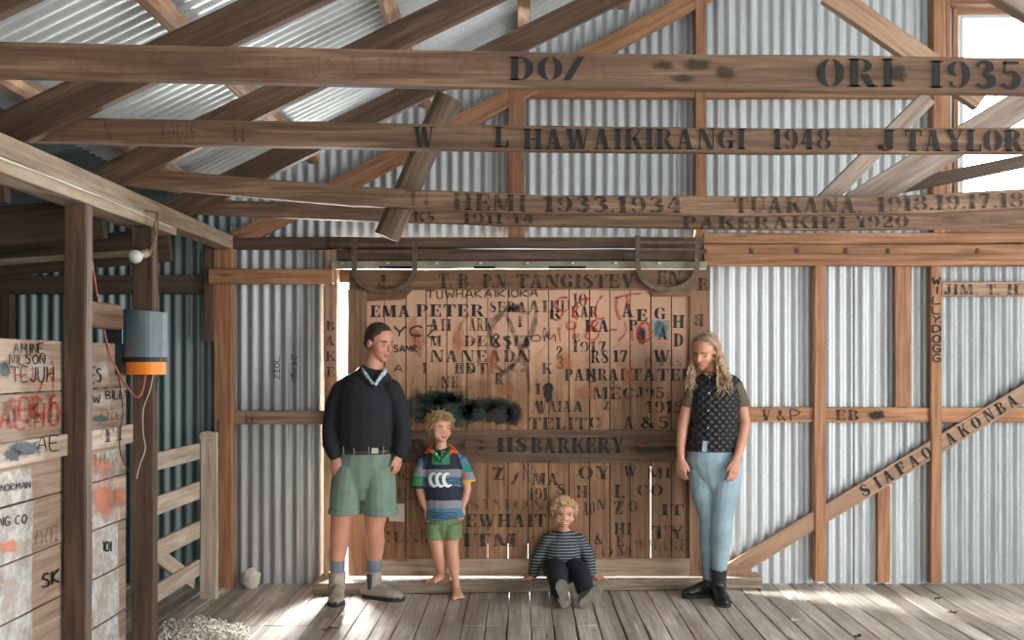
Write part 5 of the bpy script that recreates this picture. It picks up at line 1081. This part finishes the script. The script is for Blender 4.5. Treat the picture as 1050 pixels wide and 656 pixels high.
tm_, tnt, tb_ = new_mat('navy_striped_jersey'); tc = N(tnt, 'ShaderNodeTexCoord'); sp = N(tnt, 'ShaderNodeSeparateXYZ'); L(tnt, tc.outputs['Object'], sp.inputs[0])
nz = N(tnt, 'ShaderNodeTexNoise', Scale=9., Detail=2.); L(tnt, tc.outputs['Object'], nz.inputs['Vector'])
zz = math_n(tnt, 'ADD', sp.outputs[2], math_n(tnt, 'MULTIPLY', nz.outputs['Fac'], .012)); s_ = math_n(tnt, 'SINE', math_n(tnt, 'MULTIPLY', zz, math.tau/.0195))
rr = ramp(tnt, [(.76, (.014, .02, .03)), (.84, (.22, .27, .27))]); L(tnt, math_n(tnt, 'ADD', math_n(tnt, 'MULTIPLY', s_, .5), .5), rr.inputs[0]); L(tnt, rr.outputs[0], tb_.inputs['Base Color']); tb_.inputs['Roughness'].default_value = .85
fuse('striped_top', [loft([(W(577, 588, Y0), .125, .095), (W(577, 576, Y0), .118, .095), (W(577, 560, Y0-.01), .118, .09), (W(578, 554, Y0-.01), .10, .075), (W(578, 548, Y0-.015), .06, .056), (W(578, 543.5, Y0-.02), .047, .046)], closed_round=False), loft([(W(578, 549, Y0-.01), .045), (W(561, 554, Y0-.01), .045)]), loft([(W(578, 549, Y0-.01), .045), (W(595, 554, Y0-.01), .045)]), loft([(p[0], p[1]+.014) for p in a1[:-1]]+[(W(547.5, 588, Y0-.005), .034)]), loft([(p[0], p[1]+.014) for p in a2[:-1]]+[(W(606, 588, Y0-.005), .034)])], tm_, b2_, .005, 3)
np_ = cloth('navy_trousers', (.007, .01, .017), .85, .6, 18)
fuse('trousers', [loft([(W(577, 587, Y0), .12, .09), (W(577, 584, Y0), .12, .09)]), loft([(p[0], p[1]+.02) for p in q1_[:-1]]+[(q1_[-1][0]+Vector((0, .02, .01)), .04)]), loft([(p[0], p[1]+.02) for p in q2_[:-1]]+[(q2_[-1][0]+Vector((0, .02, .01)), .04)])], np_, b2_, .0055, 3,
     lambda c: Vector((c.x, c.y, max(c.z, .082 if c.y > 6.56 else .006))))
grs = plain('olive_grey_tread', (.2, .185, .15), .9, 0, .9, 70, .3, 30); shu = plain('grey_canvas', (.13, .13, .12), .85, 0, .4, 60, .3, 20)
def sole_shoe(px, py, Yc, tilt, yawn):
    c = W(px, py, Yc); r = math.radians(tilt); u = Vector((math.sin(r), -.12, math.cos(r))).normalized(); n = Vector((yawn, -1, -.08)).normalized(); u = (u-n*u.dot(n)).normalized(); s = u.cross(n)
    Lh = .088; outl = [(-1, .0), (-.95, .22), (-.7, .36), (-.3, .34), (.1, .36), (.5, .46), (.8, .38), (1, .1), (1, -.1), (.8, -.38), (.5, -.46), (.1, -.36), (-.3, -.34), (-.7, -.36), (-.95, -.22)]
    V = [];
    for k in (0, .018): V += [c+u*f*Lh+s*o*Lh*.98-n*k for f, o in outl]
    nn = len(outl); so_ = (V, [tuple(range(nn)), tuple(reversed(range(nn, 2*nn)))]+[(j, (j+1) % nn, nn+(j+1) % nn, nn+j) for j in range(nn)])
    tr_ = []
    for i in range(-6, 7):
        f = i/7.2; wv = .30 if f < .2 else .36
        A_, B_ = c+u*f*Lh-s*wv*Lh+n*.001, c+u*f*Lh+s*wv*Lh+n*.001; tr_.append(loft([(A_, .0035), ((A_+B_)/2+u*.005, .0035), (B_, .0035)], u, 5, closed_round=False))
    raw('shoe_sole', [so_]+tr_, grs, b2_, smooth=False)
    fuse('shoe', [loft([(c-u*.06-n*.03, .03, .03), (c-u*.02-n*.05, .032, .04), (c+u*.03-n*.035, .036, .03), (c+u*.07-n*.02, .03, .02)], s, 12), loft([(c-u*.055-n*.03, .034), (c-u*.03-n*.085, .034)])], shu, b2_, .005, 2)
sole_shoe(577.5, 609, 6.1, -10, .05)
sole_shoe(606, 612, 6.13, 52, .2)
# ================================================================== loose things
# machine housing on the second post
bx_ = W(142, 350, 5.1)
mc = empty('machine_housing', (bx_.x, 5.1, bx_.z), 'dark grey machine housing with an orange base hung on the second post', 'machine')
dk = plain('grey_blue_enamel', (.12, .16, .18), .38, .1, 0, 60, .12, 20); bkk = plain('black_side', (.012, .014, .015), .5); org = plain('orange_enamel', (.85, .25, .015), .4, 0, 0, 60, .06, 9)
def drum(name, x0, x1, yt, yb, mat, bulge, dpt=.165, Yf=5.0, top=4):
    V = []; n = 12; Fc = []
    for k in range(n+1):
        t = k/n; x = x0+(x1-x0)*t; yy = Yf+bulge*((2*t-1)**2)
        V.append(W(x, yb+t*0, Yf)+Vector((0, yy-Yf, 0))); V.append(W(x, yt+top*t, Yf)+Vector((0, yy-Yf, 0)))
    A_, B_ = V[0], V[-2]; m_ = len(V)
    V += [Vector((V[0].x, Yf+dpt, V[0].z)), Vector((V[1].x, Yf+dpt, V[1].z)), Vector((V[m_-2].x-.055, Yf+dpt, V[m_-2].z)), Vector((V[m_-1].x-.055, Yf+dpt, V[m_-1].z))]
    for k in range(n): Fc.append((2*k, 2*k+2, 2*k+3, 2*k+1))
    Fc += [(0, 1, m_+1, m_), (m_-2, m_+2, m_+3, m_-1), tuple([1+2*k for k in range(n+1)]+[m_+3, m_+1]), tuple([2*k for k in range(n, -1, -1)]+[m_, m_+2]), (m_, m_+1, m_+3, m_+2)]
    return mesh_obj(name, V, Fc, mat, mc)
drum('housing_cover', 122, 168, 316, 368, dk, .05)
drum('side_panel', 110, 125, 318, 383, bkk, .0, .135, 5.03, -1)
drum('black_band', 122, 168, 366, 371, bkk, .05, .165, 4.998, 0)
drum('orange_base', 126, 167, 370.5, 384, org, .045, .165, 5.0, 0)
px_mesh('arrow_mark', [[(136, 369), (141, 366.6), (141, 371)], [(141, 368), (146, 368), (146, 369.6), (141, 369.6)]], 5.0, org, mc, lift=.004, proj=lambda x, y: W(x, y, 5.0)-Vector((0, -.005, 0)))
px_mesh('highlight_label', [[(163, 367), (165.5, 367), (165.5, 369.5), (163, 369.5)]], 5.03, org, mc, lift=.004)
# lamp
lp = W(147, 262, 5.12)
lamp = empty('light_bulb', (lp.x, 5.12, lp.z), 'clear round light bulb in a brass holder on the second post', 'light bulb')
raw('holder', [loft([(W(151, 259, 5.16), .022), (W(148, 260, 5.10), .024), (W(145, 261, 5.06), .018)])], plain('brown_bakelite', (.28, .2, .12), .4), lamp)
bg_, _, bb_ = new_mat('bulb_glass'); bb_.inputs['Base Color'].default_value = (.9, .93, .92, 1); bb_.inputs['Roughness'].default_value = .08; bb_.inputs['Transmission Weight'].default_value = .55
raw('bulb', [ell(W(139, 263, 5.02), (.035, .035, .035)), loft([(W(145, 261.5, 5.05), .014), (W(141, 262.5, 5.03), .024)])], bg_, lamp)
def cable(name, pts, r, mat, label, cat='cable'):
    out = []
    P = [pts[0]]+pts+[pts[-1]]
    for i in range(1, len(P)-2):
        for k in range(6):
            t = k/6; p0, p1, p2, p3 = P[i-1], P[i], P[i+1], P[i+2]
            out.append((.5*(2*p1+(p2-p0)*t+(2*p0-5*p1+4*p2-p3)*t*t+(3*p1-p0-3*p2+p3)*t**3), r))
    out.append((pts[-1], r)); V, Fc = loft(out, Vector((0, 1, 0)), 8, closed_round=False)
    o = mesh_obj(name, V, Fc, mat, origin=pts[0], smooth=True); return tag(o, label, cat)
redc = plain('dull_red_cable', (.33, .09, .06), .5); wht_c = plain('dirty_white_wire', (.4, .37, .32), .6); brn = plain('brown_flex', (.16, .1, .05), .6); blkc = plain('black_wire', (.02, .02, .02), .6)
cable('red_cable', [W(90, 250, 4.52), W(94, 268, 4.7), W(101, 310, 4.85), W(112, 360, 4.93), W(125, 388, 4.95), W(137, 405, 4.95), W(143, 406, 4.95), W(147, 398, 4.97), W(149, 384, 5.0)], .0055, redc, 'dull red cable looping down to the machine housing')
cable('thin_wire', [W(120, 380, 4.98), W(123, 395, 4.97), W(126, 420, 4.97), W(123, 445, 4.97), W(124, 466, 4.97), W(134, 486, 4.97), W(141, 492, 4.97)], .003, blkc, 'dark thin wire hanging under the left side of the housing')
cable('thin_wire', [W(157, 384, 5.03), W(154, 400, 4.98), W(147, 420, 4.98), W(147, 445, 4.98), W(149, 460, 4.98), W(143, 478, 4.98), W(140, 491, 4.97)], .003, wht_c, 'pale thin wire hanging under the right side of the housing')
cable('lamp_flex', [W(134, 216, 5.1), W(160, 218, 5.15), W(158, 232, 5.13), W(160, 245, 5.13), W(156, 256, 5.13), W(150, 260, 5.12)], .0045, brn, 'brown twisted flex running down to the light bulb')
cable('lamp_flex', [W(162, 218, 5.13), W(161, 238, 5.12), W(154, 258, 5.12), W(158, 264, 5.12)], .004, brn, 'short brown flex strand beside the light bulb')
cable('thin_wire', [W(168, 350, 5.06), W(170, 365, 5.1), W(163, 384, 5.1), W(160, 400, 5.1)], .003, blkc, 'short black wire at the right edge of the housing')
# wool
wm = plain('raw_wool', (.62, .58, .5), .95, 0, .8, 40, .2, 20, .5)
rn = random.Random(4); P = []
for i in range(900):
    x, y = rn.gauss(208, 22), rn.uniform(0, 1); Yw = rn.uniform(5.35, 5.62)
    if abs(x-208) > 46: continue
    c = W(x, 374+1.5*F/Yw, Yw); c.z = rn.uniform(.005, .05)*(1-abs(x-208)/60); d = Vector((rn.gauss(0, 1), rn.gauss(0, 1), rn.gauss(0, .7))).normalized(); e = Vector((rn.gauss(0, 1), rn.gauss(0, 1), rn.gauss(0, .5))).normalized()
    pts = [(c+d*.022*math.cos(k)+e*.022*math.sin(k)+Vector((0, 0, .02)), .0045) for k in (0, 1, 2, 3, 4)]
    P.append(loft([(Vector((p.x, p.y, max(.004, p.z))), r) for p, r in pts], UP, 5, closed_round=False))
o = mesh_obj('wool_fleece', *join(P), wm, origin=(W(208, 640, 5.5).x, 5.5, 0), smooth=True); tag(o, 'loose heap of white wool on the floor at bottom left', 'wool', kind='stuff')
# debris
lf = plain('dry_leaf', (.12, .075, .045), .9)
def scrap(px, py, s, label, mat=lf, seed=1, name='dry_leaf', cat='leaf'):
    Y = 1.5*F/(py-CY); rr = random.Random(seed); c = W(px, py, Y); V = [c+Vector((0, 0, .012))]
    for k in range(9): a = math.tau*k/9; r = s*rr.uniform(.5, 1.2); V.append(c+Vector((r*math.cos(a), r*.6*math.sin(a), rr.uniform(.004, .022))))
    V += [v-Vector((0, 0, .003)) for v in V]
    Fc = [(0, 1+k, 1+(k+1) % 9) for k in range(9)]+[(10, 11+(k+1) % 9, 11+k) for k in range(9)]+[(1+k, 11+k, 11+(k+1) % 9, 1+(k+1) % 9) for k in range(9)]
    o = mesh_obj(name, V, Fc, mat, origin=c); tag(o, label, cat)
scrap(340, 646, .055, 'large dry leaf on the floorboards in front of the man')
drk = plain('dark_clod', (.03, .02, .015), .9); pw = plain('paper_scrap', (.6, .58, .52), .8)
scrap(961, 615, .022, 'dark clod on the floor below the WILLYDOGG stud', drk, 2, 'dirt_clod', 'clod')
scrap(977, 629, .035, 'flat dark scrap on the floor at right, nearest the frame edge', drk, 3, 'dirt_clod', 'clod')
scrap(816, 637, .03, 'white scrap on the floor right of the woman', pw, 4, 'white_scrap', 'scrap')
scrap(880, 654, .02, 'dark clod at the bottom edge of the floor, right of centre', drk, 5, 'dirt_clod', 'clod')
scrap(829, 618, .015, 'tiny brown chip on the floor right of the woman', lf, 6, 'wood_chip', 'chip')
V, Fc = ell(W(258, 601, 6.70)+Vector((0, 0, .05)), (.06, .04, .075)); o = mesh_obj('wool_tuft', V, Fc, wm, origin=W(258, 601, 6.70), smooth=True)
for v in o.data.vertices: v.co *= 1+.25*noise.noise(v.co*30)
tag(o, 'pale wool tuft against the foot of the left iron panel', 'wool')
# ================================================================== light and camera
w = bpy.data.worlds.new('World'); bpy.context.scene.world = w; w.use_nodes = True
bg = w.node_tree.nodes['Background']; bg.inputs[0].default_value = (.92, .96, 1, 1); bg.inputs[1].default_value = 2.0
def area(name, loc, target, sx_, sy_, power, col):
    l = bpy.data.lights.new(name, 'AREA'); l.shape = 'RECTANGLE'; l.size = sx_; l.size_y = sy_; l.energy = power; l.color = col
    o = bpy.data.objects.new(name, l); C.objects.link(o); o.location = loc
    o.rotation_euler = (Vector(target)-Vector(loc)).to_track_quat('-Z', 'Y').to_euler(); return o
area('right_opening_daylight', (5.7, 2.6, 1.6), (0, 5.6, 1.5), 4.0, 3.0, 360, (1, .985, .955))
area('front_fill_light', (1.6, -1.6, 1.45), (.6, 6.8, 1.8), 3.6, 2.9, 110, (1, .94, .86))  # added fill from behind the camera, no doorway known there
area('outside_gap_light', (-1.5, 7.9, 1.1), (-1.1, 6.3, .6), 1.6, 2.0, 2600, (1, .98, .94))
area('gable_window_daylight', (4.0, 7.5, 3.5), (1.8, 4.0, 2.3), 1.6, 1.6, 260, (.9, .96, 1))
cam = bpy.data.cameras.new('camera'); co = bpy.data.objects.new('camera', cam); C.objects.link(co)
co.location = (0, 0, EYE); co.rotation_euler = (math.pi/2, 0, 0)
cam.sensor_width = 36; cam.lens = 36*F/1050; cam.shift_x = -10/1050; cam.shift_y = 46/1050; cam.clip_start = .05
sc = bpy.context.scene; sc.camera = co
sc.view_settings.view_transform = 'Standard'; sc.view_settings.look = 'None'; sc.view_settings.gamma = 1; sc.view_settings.use_curve_mapping = False
sc.view_settings.exposure = 0.18
